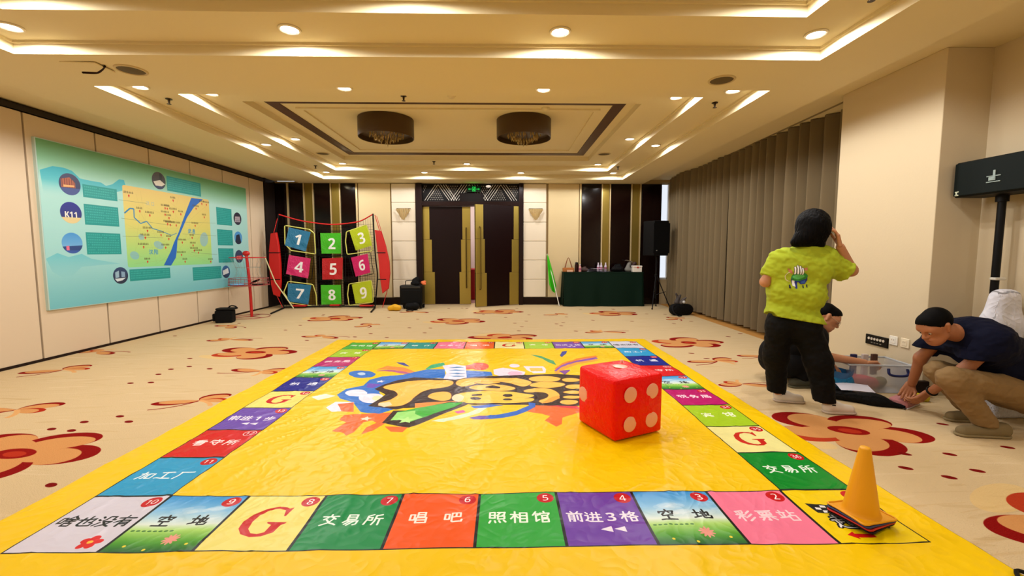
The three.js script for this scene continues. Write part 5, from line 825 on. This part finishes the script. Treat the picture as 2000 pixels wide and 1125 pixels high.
// ---------- things on the floor by the column ----------
{
  const t = thing('storage_box', 'clear plastic storage box with blue handles by the column', 'box', [3.4, 0, -3.98], -0.12), pl = mat('#e8ebf2', 0.25, { transmission: 0.72, thickness: 0, ior: 1.4 });
  const wall = (w0, w1, h, d0, d1) => { const b = [[-w0, 0.004, d0], [w0, 0.004, d0], [w0, 0.004, -d0], [-w0, 0.004, -d0]], u = [[-w1, h, d1], [w1, h, d1], [w1, h, -d1], [-w1, h, -d1]], gs = []; for (let i = 0; i < 4; i++) { const A = b[i], B = b[(i + 1) % 4], C = u[(i + 1) % 4], D = u[i]; gs.push(grid(1, 1, (s, v) => [0, 1, 2].map((k) => (A[k] * (1 - s) + B[k] * s) * (1 - v) + (D[k] * (1 - s) + C[k] * s) * v))); } return gs; };
  obj('tub', [...wall(0.22, 0.255, 0.26, 0.14, 0.17), bx(-0.22, 0.22, 0.002, 0.006, -0.14, 0.14)], pl, t);
  obj('rim', [rb(0.55, 0.016, 0.025, 0.006, 0, 0.262, 0.175), rb(0.55, 0.016, 0.025, 0.006, 0, 0.262, -0.175), rb(0.025, 0.016, 0.37, 0.006, -0.265, 0.262, 0), rb(0.025, 0.016, 0.37, 0.006, 0.265, 0.262, 0)], mat('#d4d8dc', 0.25, { transmission: 0.5, thickness: 0 }), t);
  obj('blue_handle', tube([[0.06, 0.235, 0.172], [0.06, 0.19, 0.185], [0.1, 0.175, 0.19], [0.18, 0.175, 0.19], [0.215, 0.19, 0.185], [0.215, 0.235, 0.172]], 0.011, 24, 8), mat('#16205c', 0.4), t);
  tag(obj('red_cloth_bundle', blob([[[3.22, 0.06, -3.92], [3.42, 0.06, -3.95], 0.05, 0.055], [[3.25, 0.09, -4.0], [3.4, 0.07, -4.02], 0.05, 0.045]], 0.014), mat('#b81830', 0.7)), 'red folded cloth inside the clear storage box', 'cloth');
  tag(obj('olive_cloth_bundle', blob([[[3.52, 0.055, -3.98], [3.57, 0.055, -4.02], 0.05, 0.045]], 0.012), mat('#5a5224', 0.7)), 'olive folded cloth inside the clear storage box', 'cloth');
  for (const [x, c, l] of [[3.35, '#1c1850', 'dark blue small carton standing in the clear box'], [3.46, '#c8b8b0', 'pale patterned small carton standing in the clear box'], [3.55, '#4a2818', 'brown small carton standing in the clear box']]) { const g = rb(0.05, 0.2, 0.03, 0.004, x, 0.2, -4.09); tag(obj('small_carton', g, mat(c, 0.5)), l, 'carton'); }
  tag(obj('black_tray', rb(0.14, 0.14, 0.05, 0.01, 3.64, 0.08, -3.71), mat('#1c0e0c', 0.5)), 'dark brown block standing right of the clear box', 'block');
  tag(obj('yellow_roll', cy(0.035, 0.035, 0.16, 0, -0.08, 0, 18).rotateZ(1.45).translate(3.54, 0.036, -3.62), mat('#d8c418', 0.5)), 'yellow roll lying in front of the clear box', 'roll');
  tag(obj('yellow_folder', rb(0.2, 0.22, 0.02, 0.006).rotateX(-0.5).translate(3.2, 0.11, -4.3), mat('#e0d010', 0.5)), 'bright yellow folder behind the blue bag', 'folder');
  const bb = thing('blue_bag', 'glossy blue carrier bag standing open by the clear box', 'bag', [3.04, 0, -3.86], 0.15), blue = mat('#0878ae', 0.35, { bumpMap: rep(creaseTex, 2), bumpScale: 0.008 });
  obj('bag_body', blob([[[-0.1, 0.06, 0], [0.1, 0.05, 0], 0.055, 0.05], [[-0.1, 0.13, 0], [0.08, 0.12, 0], 0.05, 0.05]], 0.014, 0.06), blue, bb); obj('bag_mouth', grid(24, 3, (u, v) => { const a = u * 6.2832; return [0.14 * Math.cos(a), 0.15 + 0.06 * v + 0.012 * Math.sin(a * 3), (0.05 + 0.02 * v) * Math.sin(a)]; }), mat('#0a5c94', 0.4), bb);
  const bk = thing('drawstring_bag', 'flat black drawstring bag on the carpet by the white shoes', 'bag', [-0.01, 0, 0.07]);
  obj('bag_body', blob([[[2.86, 0.035, -3.78], [3.1, 0.035, -3.62], 0.034, 0.05], [[2.96, 0.03, -3.86], [3.16, 0.035, -3.6], 0.03, 0.036], [[3.1, 0.03, -3.62], [3.26, 0.02, -3.5], 0.045, 0.016]], 0.014, 0.06), blackCloth, bk);
  obj('cord', tube([[3.1, 0.06, -3.74], [3.22, 0.03, -3.62], [3.29, 0.012, -3.52], [3.24, 0.012, -3.47]], 0.004, 20, 5), mat('#1a1a1c', 0.6), bk);
  tag(obj('paper_sheet', grid(8, 8, (u, v) => [2.9 + 0.28 * u + 0.06 * v, 0.092 + 0.02 * v - 0.02 * u * u, -3.65 - 0.16 * v + 0.03 * u]), mat('#dcdcec', 0.6)), 'white paper sheet lying on the black drawstring bag', 'paper');
  const pk = thing('pink_tray', 'pink netted packet under the hands of the squatting man', 'packet', [3.34, 0, -3.53], 0.5);
  obj('packet', rb(0.24, 0.07, 0.13, 0.02, 0, 0.036, 0), mat('#d88c90', 0.5, { bumpMap: rep(weave, 3), bumpScale: 0.003 }), pk); obj('white_rim', rb(0.25, 0.008, 0.14, 0.003, 0, 0.006, 0), mat('#e0d4d0', 0.5), pk);
  tag(obj('cable', tube([[1.9, 0.03, -1.45], [1.97, 0.03, -1.55], [2.03, 0.026, -1.6], [2.1, 0.01, -1.52], [2.2, 0.01, -1.36]], 0.008, 30, 6), mat('#0a0a0c', 0.5)), 'black cable at the bottom right mat corner', 'cable');
}

// ---------- people ----------
const skin = mat('#b9805c', 0.55), skin2 = mat('#a86c48', 0.55), hairMat = mat('#040303', 0.65, { specularIntensity: 0.15 });
const U = (v) => { const l = Math.hypot(...v); return v.map((x) => x / l); }, X3 = (a, b) => [a[1] * b[2] - a[2] * b[1], a[2] * b[0] - a[0] * b[2], a[0] * b[1] - a[1] * b[0]];
function frameOf(c, fwd, upHint = [0, 1, 0]) { // local (right, up, forward) -> world
  const f = U(fwd), r = U(X3(f, upHint)), u = X3(r, f);
  return (x, y, z) => [0, 1, 2].map((i) => c[i] + r[i] * x + u[i] * y + f[i] * z);
}
function headPrims(c, fwd, up) {
  const L = frameOf(c, fwd, up), P = (a, b, ra, r2) => [L(...a), L(...b), ra, r2];
  return { L, prims: [
    P([0, 0.035, -0.03], [0, 0.03, 0.02], 0.084, 0.078), P([0, -0.02, 0.03], [0, -0.06, 0.045], 0.062, 0.052), P([0, -0.085, 0.06], [0, -0.09, 0.066], 0.03, 0.024),
    P([-0.045, -0.06, 0.01], [-0.02, -0.085, 0.05], 0.03, 0.026), P([0.045, -0.06, 0.01], [0.02, -0.085, 0.05], 0.03, 0.026), P([-0.036, 0.022, 0.075], [0.036, 0.022, 0.075], 0.018, 0.018),
  ], fine: [P([0, 0.012, 0.094], [0, -0.026, 0.112], 0.009, 0.014), P([-0.012, -0.03, 0.1], [0.012, -0.03, 0.1], 0.01, 0.01), P([-0.018, -0.055, 0.094], [0.018, -0.055, 0.094], 0.009, 0.009), P([-0.016, -0.066, 0.09], [0.016, -0.066, 0.09], 0.009, 0.009),
    P([-0.083, 0.02, -0.012], [-0.08, -0.026, -0.004], 0.015, 0.011), P([0.083, 0.02, -0.012], [0.08, -0.026, -0.004], 0.015, 0.011)] };
}
function handPrims(w, dir, palm, curl = 0.5, side = 1, s = 1) {
  const d = U(dir), nn = U(palm), t = U(X3(d, nn)), n = X3(t, d), at = (a, b, c) => [0, 1, 2].map((i) => w[i] + (d[i] * a + t[i] * b * side + n[i] * c) * s), out = [];
  for (let k = 0; k < 4; k++) {
    const b = (k - 1.5) * 0.02; out.push([at(0.0, b * 0.6, 0), at(0.075, b, 0), 0.016 * s, 0.0125 * s]);
    let p = [0.078, b, 0], a = curl * (0.5 + 0.12 * k); const len = [[0.04, 0.026, 0.02], [0.045, 0.029, 0.022], [0.042, 0.027, 0.021], [0.032, 0.021, 0.018]][k];
    len.forEach((l, j) => { const q = [p[0] + l * Math.cos(a), p[1] + (k - 1.5) * 0.002, p[2] + l * Math.sin(a)]; out.push([at(...p), at(...q), (0.0095 - j * 0.001) * s, (0.0088 - j * 0.001) * s]); p = q; a += curl * 0.75; });
  }
  out.push([at(0.012, -0.02, 0.004), at(0.045, -0.047, 0.014), 0.015 * s, 0.011 * s], [at(0.045, -0.047, 0.014), at(0.075, -0.052, 0.026), 0.0105 * s, 0.009 * s], [at(0.075, -0.052, 0.026), at(0.096, -0.044, 0.034), 0.009 * s, 0.008 * s]);
  return out;
}
const bodyMesh = (limbs, head, hands) => {
  const hf = capsuleField(head.prims, 0.035), ff = capsuleField(head.fine, 0.006), all = [...head.prims, ...head.fine];
  const sm = (a, b, k) => { const h = Math.max(k - Math.abs(a - b), 0) / k; return Math.min(a, b) - h * h * k * 0.25; };
  const sock = [head.L(-0.032, -0.002, 0.1), head.L(0.032, -0.002, 0.1)];
  const headF = (x, y, z) => { let d = sm(hf(x, y, z), ff(x, y, z), 0.012); for (const e of sock) { const q = 0.017 - Math.hypot(x - e[0], y - e[1], z - e[2]); const k = 0.014, h = Math.max(k - Math.abs(d - q), 0) / k; d = Math.max(d, q) + h * h * k * 0.25; } return d; };
  return [nets(headF, bounds(all, 0.02), 0.005), blob(limbs, 0.011, 0.03), ...hands.map((h) => nets(capsuleField(h, 0.008), bounds(h, 0.015), 0.0038))];
};
const clipped = (prims, k, cell, cut, crease = 0) => { const f = capsuleField(prims, k); return nets((x, y, z) => Math.max(f(x, y, z) + (crease ? crease * (n3(x * 9, y * 15, z * 9) + 0.6 * n3(x * 22, y * 30, z * 20)) : 0), cut(x, y, z)), bounds(prims), cell); };
function eyes(h, g, m) { for (const s of [-1, 1]) { const p = h.L(s * 0.032, 0.0, 0.084); obj('eye', new THREE.SphereGeometry(0.0105, 12, 8).translate(...p), mat('#b8aaa0', 0.4), g); const q = h.L(s * 0.032, -0.001, 0.0915); obj('iris', new THREE.SphereGeometry(0.0055, 8, 6).translate(...q), mat('#140c08', 0.2), g); obj('eyebrow', rod(h.L(s * 0.016, 0.03, 0.094), h.L(s * 0.05, 0.028, 0.078), 0.0045, 6), hairMat, g); } obj('lips', rod(h.L(-0.02, -0.06, 0.0995), h.L(0.02, -0.06, 0.0995), 0.0055, 6), m, g); }
const sole = (x0, z0, x1, z1, r) => { const a = [x0, 0.012, z0], b = [x1, 0.012, z1]; return clipped([[a, b, r + 0.004, r, [0, 1, 0, 0.45]]], 0.02, 0.007, (x, y) => Math.max(0.002 - y, y - 0.02)); };

{ // standing person
  const g = thing('person', 'standing person in lime green printed T-shirt, black trousers and white shoes, hand at the face', 'person');
  const h = headPrims([2.465, 1.462, -3.5], [0.78, -0.12, -0.62]);
  const limbs = [[[2.43, 1.40, -3.48], [2.39, 1.27, -3.47], 0.055, 0.06], [[2.22, 1.22, -3.53], [2.155, 1.03, -3.58], 0.048, 0.04], [[2.155, 1.03, -3.58], [2.33, 1.02, -3.74], 0.038, 0.028], [[2.57, 1.22, -3.43], [2.735, 1.13, -3.42], 0.048, 0.042], [[2.735, 1.13, -3.42], [2.6, 1.315, -3.372], 0.044, 0.03], [[2.34, 0.09, -3.63], [2.36, 0.05, -3.64], 0.035, 0.035], [[2.57, 0.09, -3.365], [2.585, 0.05, -3.365], 0.035, 0.035]];
  obj('body', bodyMesh(limbs, h, [handPrims([2.592, 1.328, -3.368], [-0.2, 0.95, -0.08], [-0.75, -0.1, -0.45], 0.45, 1), handPrims([2.34, 1.02, -3.75], [0.9, 0.1, -0.3], [0, -0.2, 0.9], 0.5, 1)]), skin, g);
  const n = [0.42, 0, -0.9];
  const shirt = [[[2.29, 1.14, -3.52], [2.455, 1.13, -3.45], 0.14, 0.14, [...n, 0.8]], [[2.28, 0.95, -3.52], [2.42, 0.93, -3.45], 0.14, 0.135, [...n, 0.85]], [[2.27, 0.74, -3.52], [2.42, 0.68, -3.45], 0.145, 0.138, [...n, 0.88]], [[2.24, 1.24, -3.53], [2.54, 1.23, -3.44], 0.055, 0.055], [[2.4, 1.3, -3.475], [2.38, 1.2, -3.48], 0.08, 0.11], [[2.42, 1.29, -3.46], [2.53, 1.255, -3.44], 0.06, 0.055], [[2.235, 1.21, -3.53], [2.165, 1.06, -3.575], 0.07, 0.068], [[2.55, 1.21, -3.44], [2.71, 1.11, -3.42], 0.084, 0.09]];
  const sleeveCut = (x, y, z) => { const ca = (x - 2.16) * -0.45 + (y - 1.075) * -0.86, cb = (x - 2.7) * 0.87 + (y - 1.13) * -0.47; return Math.max(x < 2.185 && y < 1.12 ? (x < 2.17 ? ca : -1) : -1, x > 2.62 ? cb : -1); };
  const wr = (x, y, z) => 0.006 * n3(x * 9, y * 16 + x * 10, z * 6) + 0.004 * n3(x * 20, y * 24, z * 9);
  const sf = capsuleField(shirt, 0.06), shirtF = (x, y, z) => Math.max(sf(x, y, z) + wr(x, y, z), 0.735 - 0.16 * (x - 2.34) - y, sleeveCut(x, y, z), y - 1.335);
  const sh = obj('t_shirt', nets(shirtF, bounds(shirt), 0.0085), mat('#a4b41a', 0.85, { bumpMap: rep(weave, 30), bumpScale: 0.0006 }), g);
  { // print on the back
    const tx = canvas(256, 256, (c) => {
      c.clearRect(0, 0, 256, 256); c.lineJoin = 'round';
      const P = (col, p) => { c.fillStyle = col; c.beginPath(); p.forEach(([x, y], i) => (i ? c.lineTo(x, y) : c.moveTo(x, y))); c.fill(); };
      c.fillStyle = '#2c8a34'; c.beginPath(); c.ellipse(160, 130, 80, 42, -0.1, 0, 7); c.fill(); c.fillStyle = '#5cb860'; c.beginPath(); c.ellipse(150, 128, 55, 24, -0.1, 0, 7); c.fill();
      P('#1c2c86', [[80, 140], [100, 168], [170, 172], [230, 150], [236, 120], [244, 170], [220, 200], [180, 205], [150, 180], [140, 250], [120, 250], [118, 190], [90, 200]]);
      P('#eef0f4', [[92, 166], [120, 170], [126, 232], [96, 222]]); P('#2a58a8', [[180, 178], [232, 160], [226, 186], [186, 200]]);
      for (const [x, y, h] of [[108, 20, 78], [132, 6, 90], [156, 12, 86], [178, 30, 70]]) { c.strokeStyle = '#3a3a44'; c.lineWidth = 21; c.lineCap = 'round'; c.beginPath(); c.moveTo(x, y + 12); c.lineTo(x + 6, y + h); c.stroke(); c.strokeStyle = '#f0f0ee'; c.lineWidth = 14; c.stroke(); }
      P('#c07a5c', [[40, 40], [80, 60], [96, 100], [60, 90]]); P('#c07a5c', [[190, 40], [216, 30], [224, 62], [200, 66]]); P('#1a1a30', [[58, 214], [76, 208], [72, 250], [54, 246]]); P('#1a1a30', [[196, 216], [208, 214], [206, 242], [194, 244]]); P('#1a1a30', [[232, 206], [244, 204], [244, 236], [232, 236]]);
      c.strokeStyle = '#d8d0a0'; c.lineWidth = 7; c.beginPath(); c.arc(70, 130, 46, 1.6, 4.6); c.stroke();
    });
    const pat = grid(24, 24, (u, v) => { const x = 2.205 + 0.165 * u, y = 0.985 + 0.195 * v; let z = -3.2; for (let i = 0; i < 40; i++) { const d = sf(x, y, z) + wr(x, y, z); if (d < 0.0015) break; z -= d * 0.6; } return [x, y, z + 0.0015]; });
    obj('shirt_print', pat, mat('#ffffff', 0.8, { map: tx, transparent: true, alphaTest: 0.4 }), sh);
  }
  const tr = [[[2.285, 0.73, -3.52], [2.4, 0.7, -3.45], 0.118, 0.115, [...n, 0.85]], [[2.255, 0.66, -3.52], [2.265, 0.42, -3.57], 0.106, 0.09], [[2.265, 0.42, -3.57], [2.33, 0.07, -3.635], 0.09, 0.07], [[2.43, 0.66, -3.46], [2.51, 0.4, -3.41], 0.112, 0.094], [[2.51, 0.4, -3.41], [2.56, 0.05, -3.37], 0.094, 0.074]];
  obj('trousers', clipped(tr, 0.05, 0.012, (x, y) => Math.max(0.09 - y, y - 0.78), 0.004), mat('#070708', 0.75, { bumpMap: rep(weave, 20), bumpScale: 0.0006 }), g);
  const shoeM = mat('#d8d0c4', 0.55);
  for (const [hx, hz, tx, tz] of [[2.36, -3.64, 2.5, -3.6], [2.585, -3.365, 2.73, -3.34]]) {
    const s = obj('shoe', clipped([[[hx, 0.045, hz], [tx, 0.034, tz], 0.044, 0.036], [[hx, 0.06, hz], [hx + 0.05, 0.06, hz], 0.042, 0.034]], 0.03, 0.007, (x, y) => Math.max(0.004 - y, y - 0.1)), shoeM, g);
    obj('sole', sole(hx - 0.004, hz, tx + 0.006, tz, 0.044), mat('#c8b8a8', 0.7), s); obj('heel_tag', rb(0.03, 0.03, 0.006, 0.003, hx + 0.005, 0.065, hz + 0.043), mat('#1a1a1c', 0.5), s);
  }
  const hr = [[[2.445, 1.5, -3.47], [2.43, 1.48, -3.45], 0.118, 0.118], [[2.42, 1.46, -3.43], [2.36, 1.385, -3.42], 0.108, 0.075], [[2.37, 1.4, -3.42], [2.3, 1.35, -3.44], 0.075, 0.04], [[2.44, 1.42, -3.42], [2.46, 1.34, -3.42], 0.075, 0.05], [[2.52, 1.52, -3.5], [2.585, 1.44, -3.545], 0.06, 0.02]];
  const hair = capsuleField(hr, 0.04); const fc = h.L(0.02, -0.03, 0.09);
  obj('hair', nets((x, y, z) => Math.max(hair(x, y, z) + 0.003 * n3(x * 60, y * 6, z * 60), 0.075 - Math.hypot(x - fc[0], y - fc[1], z - fc[2]), 1.315 - y), bounds(hr), 0.0065), hairMat, g);
}
{ // squatting person in navy
  const g = thing('person', 'squatting person in dark navy T-shirt and khaki trousers bending over a pink packet', 'person', [0, 0, 0.05]);
  const h = headPrims([3.105, 0.742, -3.13], [-0.84, -0.52, 0.06], [-0.3, 0.9, 0]);
  const limbs = [[[3.17, 0.71, -3.12], [3.3, 0.69, -3.12], 0.058, 0.07], [[3.34, 0.66, -2.96], [3.27, 0.44, -3.06], 0.048, 0.042], [[3.27, 0.44, -3.06], [3.34, 0.18, -3.36], 0.041, 0.03], [[3.34, 0.66, -3.28], [3.3, 0.44, -3.42], 0.046, 0.041], [[3.3, 0.44, -3.42], [3.34, 0.2, -3.52], 0.04, 0.03], [[3.34, 0.15, -2.96], [3.36, 0.06, -2.96], 0.04, 0.04], [[3.52, 0.14, -3.24], [3.52, 0.06, -3.24], 0.04, 0.04]];
  obj('body', bodyMesh(limbs, h, [handPrims([3.34, 0.17, -3.38], [-0.45, -0.75, -0.35], [-0.3, -0.3, -0.8], 0.55, -1), handPrims([3.34, 0.19, -3.53], [-0.45, -0.85, 0.05], [-0.5, 0.2, 0.6], 0.55, 1)]), skin2, g);
  eyes(h, g, mat('#8a4a3a', 0.5));
  const sh = [[[3.4, 0.64, -3.02], [3.4, 0.64, -3.22], 0.145, 0.145], [[3.4, 0.63, -3.12], [3.66, 0.46, -3.12], 0.17, 0.19], [[3.66, 0.46, -3.12], [3.8, 0.3, -3.12], 0.19, 0.17], [[3.29, 0.70, -3.12], [3.36, 0.67, -3.12], 0.08, 0.12], [[3.35, 0.67, -2.97], [3.26, 0.53, -3.0], 0.09, 0.082], [[3.35, 0.67, -3.27], [3.29, 0.53, -3.37], 0.09, 0.082]];
  obj('t_shirt', clipped(sh, 0.06, 0.011, (x, y, z) => Math.max(y < 0.56 && x < 3.33 ? 0.535 - y : -1, 0.27 - 0.25 * (x - 3.5) - y, x < 3.33 && y > 0.6 && Math.abs(z + 3.12) < 0.12 ? 3.245 - x : -1), 0.005), mat('#060a22', 0.85), g);
  const kh = [[[3.76, 0.26, -3.02], [3.1, 0.40, -2.98], 0.125, 0.082], [[3.1, 0.395, -2.98], [3.34, 0.1, -2.96], 0.08, 0.066], [[3.78, 0.24, -3.22], [3.3, 0.37, -3.27], 0.12, 0.08], [[3.3, 0.37, -3.27], [3.52, 0.1, -3.24], 0.078, 0.064], [[3.78, 0.25, -3.02], [3.78, 0.25, -3.22], 0.14, 0.14]];
  obj('trousers', clipped(kh, 0.03, 0.011, (x, y) => 0.075 - y, 0.005), mat('#84683f', 0.85), g);
  for (const [hx, hz, tx, tz] of [[3.44, -2.94, 3.2, -2.97], [3.62, -3.22, 3.4, -3.24]]) { const s = obj('shoe', clipped([[[hx, 0.045, hz], [tx, 0.03, tz], 0.048, 0.04], [[hx, 0.06, hz], [hx - 0.07, 0.06, hz], 0.042, 0.036]], 0.03, 0.008, (x, y) => Math.max(0.004 - y, y - 0.1)), mat('#7a6a48', 0.8), g); obj('sole', sole(hx + 0.004, hz, tx - 0.006, tz, 0.046), mat('#8c7c58', 0.8), s); }
  obj('wrist_watch', new THREE.TorusGeometry(0.032, 0.009, 8, 24).applyQuaternion(new THREE.Quaternion().setFromUnitVectors(V(0, 0, 1), V(0.18, -0.62, -0.76).normalize())).translate(3.337, 0.195, -3.345), mat('#141210', 0.4), g);
  const c0 = h.L(0, 0.045, -0.025), up = h.L(0, 1, 0).map((x, i) => x - h.L(0, 0, 0)[i]), fw = h.L(0, 0, 1).map((x, i) => x - h.L(0, 0, 0)[i]), o = h.L(0, 0, 0);
  const hp = [[h.L(0, 0.041, -0.032), h.L(0, 0.042, 0.024), 0.0885, 0.0805]], hfld = capsuleField(hp, 0.02);
  obj('hair', nets((x, y, z) => { const a = (x - o[0]) * up[0] + (y - o[1]) * up[1] + (z - o[2]) * up[2], b = (x - o[0]) * fw[0] + (y - o[1]) * fw[1] + (z - o[2]) * fw[2]; return Math.max(hfld(x, y, z), 0.006 + 0.9 * Math.min(0, b + 0.03) + 0.75 * Math.max(0, b - 0.005) + 0.006 * n3(x * 50, y * 50, z * 50) - a); }, bounds(hp), 0.0055), hairMat, g);
}
{ // crouching person behind
  const g = thing('person', 'crouching person in black with glasses reaching into the clear box, half hidden', 'person');
  const h = headPrims([3.06, 0.655, -4.08], [0.72, -0.52, 0.42], [0.3, 0.9, 0]);
  const limbs = [[[3.02, 0.62, -4.11], [2.94, 0.54, -4.15], 0.055, 0.065], [[2.9, 0.5, -3.99], [2.85, 0.34, -3.9], 0.048, 0.042], [[2.85, 0.34, -3.9], [3.27, 0.275, -3.86], 0.042, 0.03], [[2.93, 0.5, -4.28], [3.0, 0.32, -4.2], 0.046, 0.04], [[3.0, 0.32, -4.2], [3.07, 0.22, -4.0], 0.038, 0.03]];
  obj('body', bodyMesh(limbs, h, [handPrims([3.28, 0.275, -3.86], [0.95, 0.05, -0.1], [0.1, -0.9, 0.2], 1.0, -1), handPrims([3.07, 0.215, -3.99], [0.2, -0.6, 0.6], [-0.7, -0.2, 0], 0.4, 1)]), skin, g);
  eyes(h, g, mat('#8a4a3a', 0.5));
  const sh = [[[2.88, 0.46, -4.04], [2.88, 0.46, -4.26], 0.14, 0.14], [[2.88, 0.45, -4.15], [2.7, 0.28, -4.2], 0.16, 0.18], [[2.95, 0.53, -4.15], [2.9, 0.5, -4.15], 0.08, 0.12], [[2.9, 0.5, -4.0], [2.86, 0.37, -3.92], 0.085, 0.075], [[2.93, 0.5, -4.28], [2.98, 0.38, -4.24], 0.08, 0.075]];
  obj('t_shirt', clipped(sh, 0.06, 0.012, (x, y) => Math.max(0.2 - y, y - 0.62)), mat('#08080a', 0.8), g);
  const tr = [[[2.72, 0.22, -4.1], [3.0, 0.24, -4.06], 0.12, 0.085], [[3.0, 0.24, -4.06], [2.82, 0.09, -4.04], 0.08, 0.06], [[2.72, 0.22, -4.3], [3.02, 0.22, -4.34], 0.12, 0.085], [[3.02, 0.22, -4.34], [2.82, 0.09, -4.36], 0.08, 0.06], [[2.7, 0.2, -4.1], [2.7, 0.2, -4.3], 0.13, 0.13]];
  obj('trousers', clipped(tr, 0.04, 0.012, (x, y) => 0.05 - y), mat('#0e0e10', 0.8), g);
  for (const z of [-4.02, -4.36]) { const s = obj('shoe', clipped([[[2.74, 0.045, z], [2.95, 0.032, z], 0.046, 0.038]], 0.02, 0.009, (x, y) => 0.004 - y), mat('#3a3828', 0.8), g); obj('sole', sole(2.735, z, 2.955, z, 0.044), mat('#57523c', 0.8), s); }
  const gm = mat('#c8b8a0', 0.25, { metalness: 0.6 }), ring = (s) => { const q = new THREE.Quaternion().setFromUnitVectors(V(0, 0, 1), V(0.72, -0.52, 0.42).normalize()); return new THREE.TorusGeometry(0.024, 0.0022, 6, 20).scale(1.1, 0.85, 1).applyQuaternion(q).translate(...h.L(s * 0.033, 0.0, 0.108)); };
  obj('glasses', [ring(-1), ring(1), rod(h.L(-0.01, 0.004, 0.11), h.L(0.01, 0.004, 0.11), 0.0022, 5), rod(h.L(-0.058, 0.006, 0.104), h.L(-0.086, 0.012, 0.0), 0.0022, 5), rod(h.L(0.058, 0.006, 0.104), h.L(0.086, 0.012, 0.0), 0.0022, 5)], gm, g);
  const o = h.L(0, 0, 0), up = h.L(0, 1, 0).map((x, i) => x - o[i]), fw = h.L(0, 0, 1).map((x, i) => x - o[i]), hp = [[h.L(0, 0.041, -0.032), h.L(0, 0.042, 0.022), 0.0885, 0.0805]], hfld = capsuleField(hp, 0.02);
  obj('hair', nets((x, y, z) => { const a = (x - o[0]) * up[0] + (y - o[1]) * up[1] + (z - o[2]) * up[2], b = (x - o[0]) * fw[0] + (y - o[1]) * fw[1] + (z - o[2]) * fw[2]; return Math.max(hfld(x, y, z), 0.012 + 0.9 * Math.min(0, b + 0.03) + 0.85 * Math.max(0, b - 0.005) + 0.006 * n3(x * 50, y * 50, z * 50) - a); }, bounds(hp), 0.0055), hairMat, g);
}
renderer.render(scene, camera);
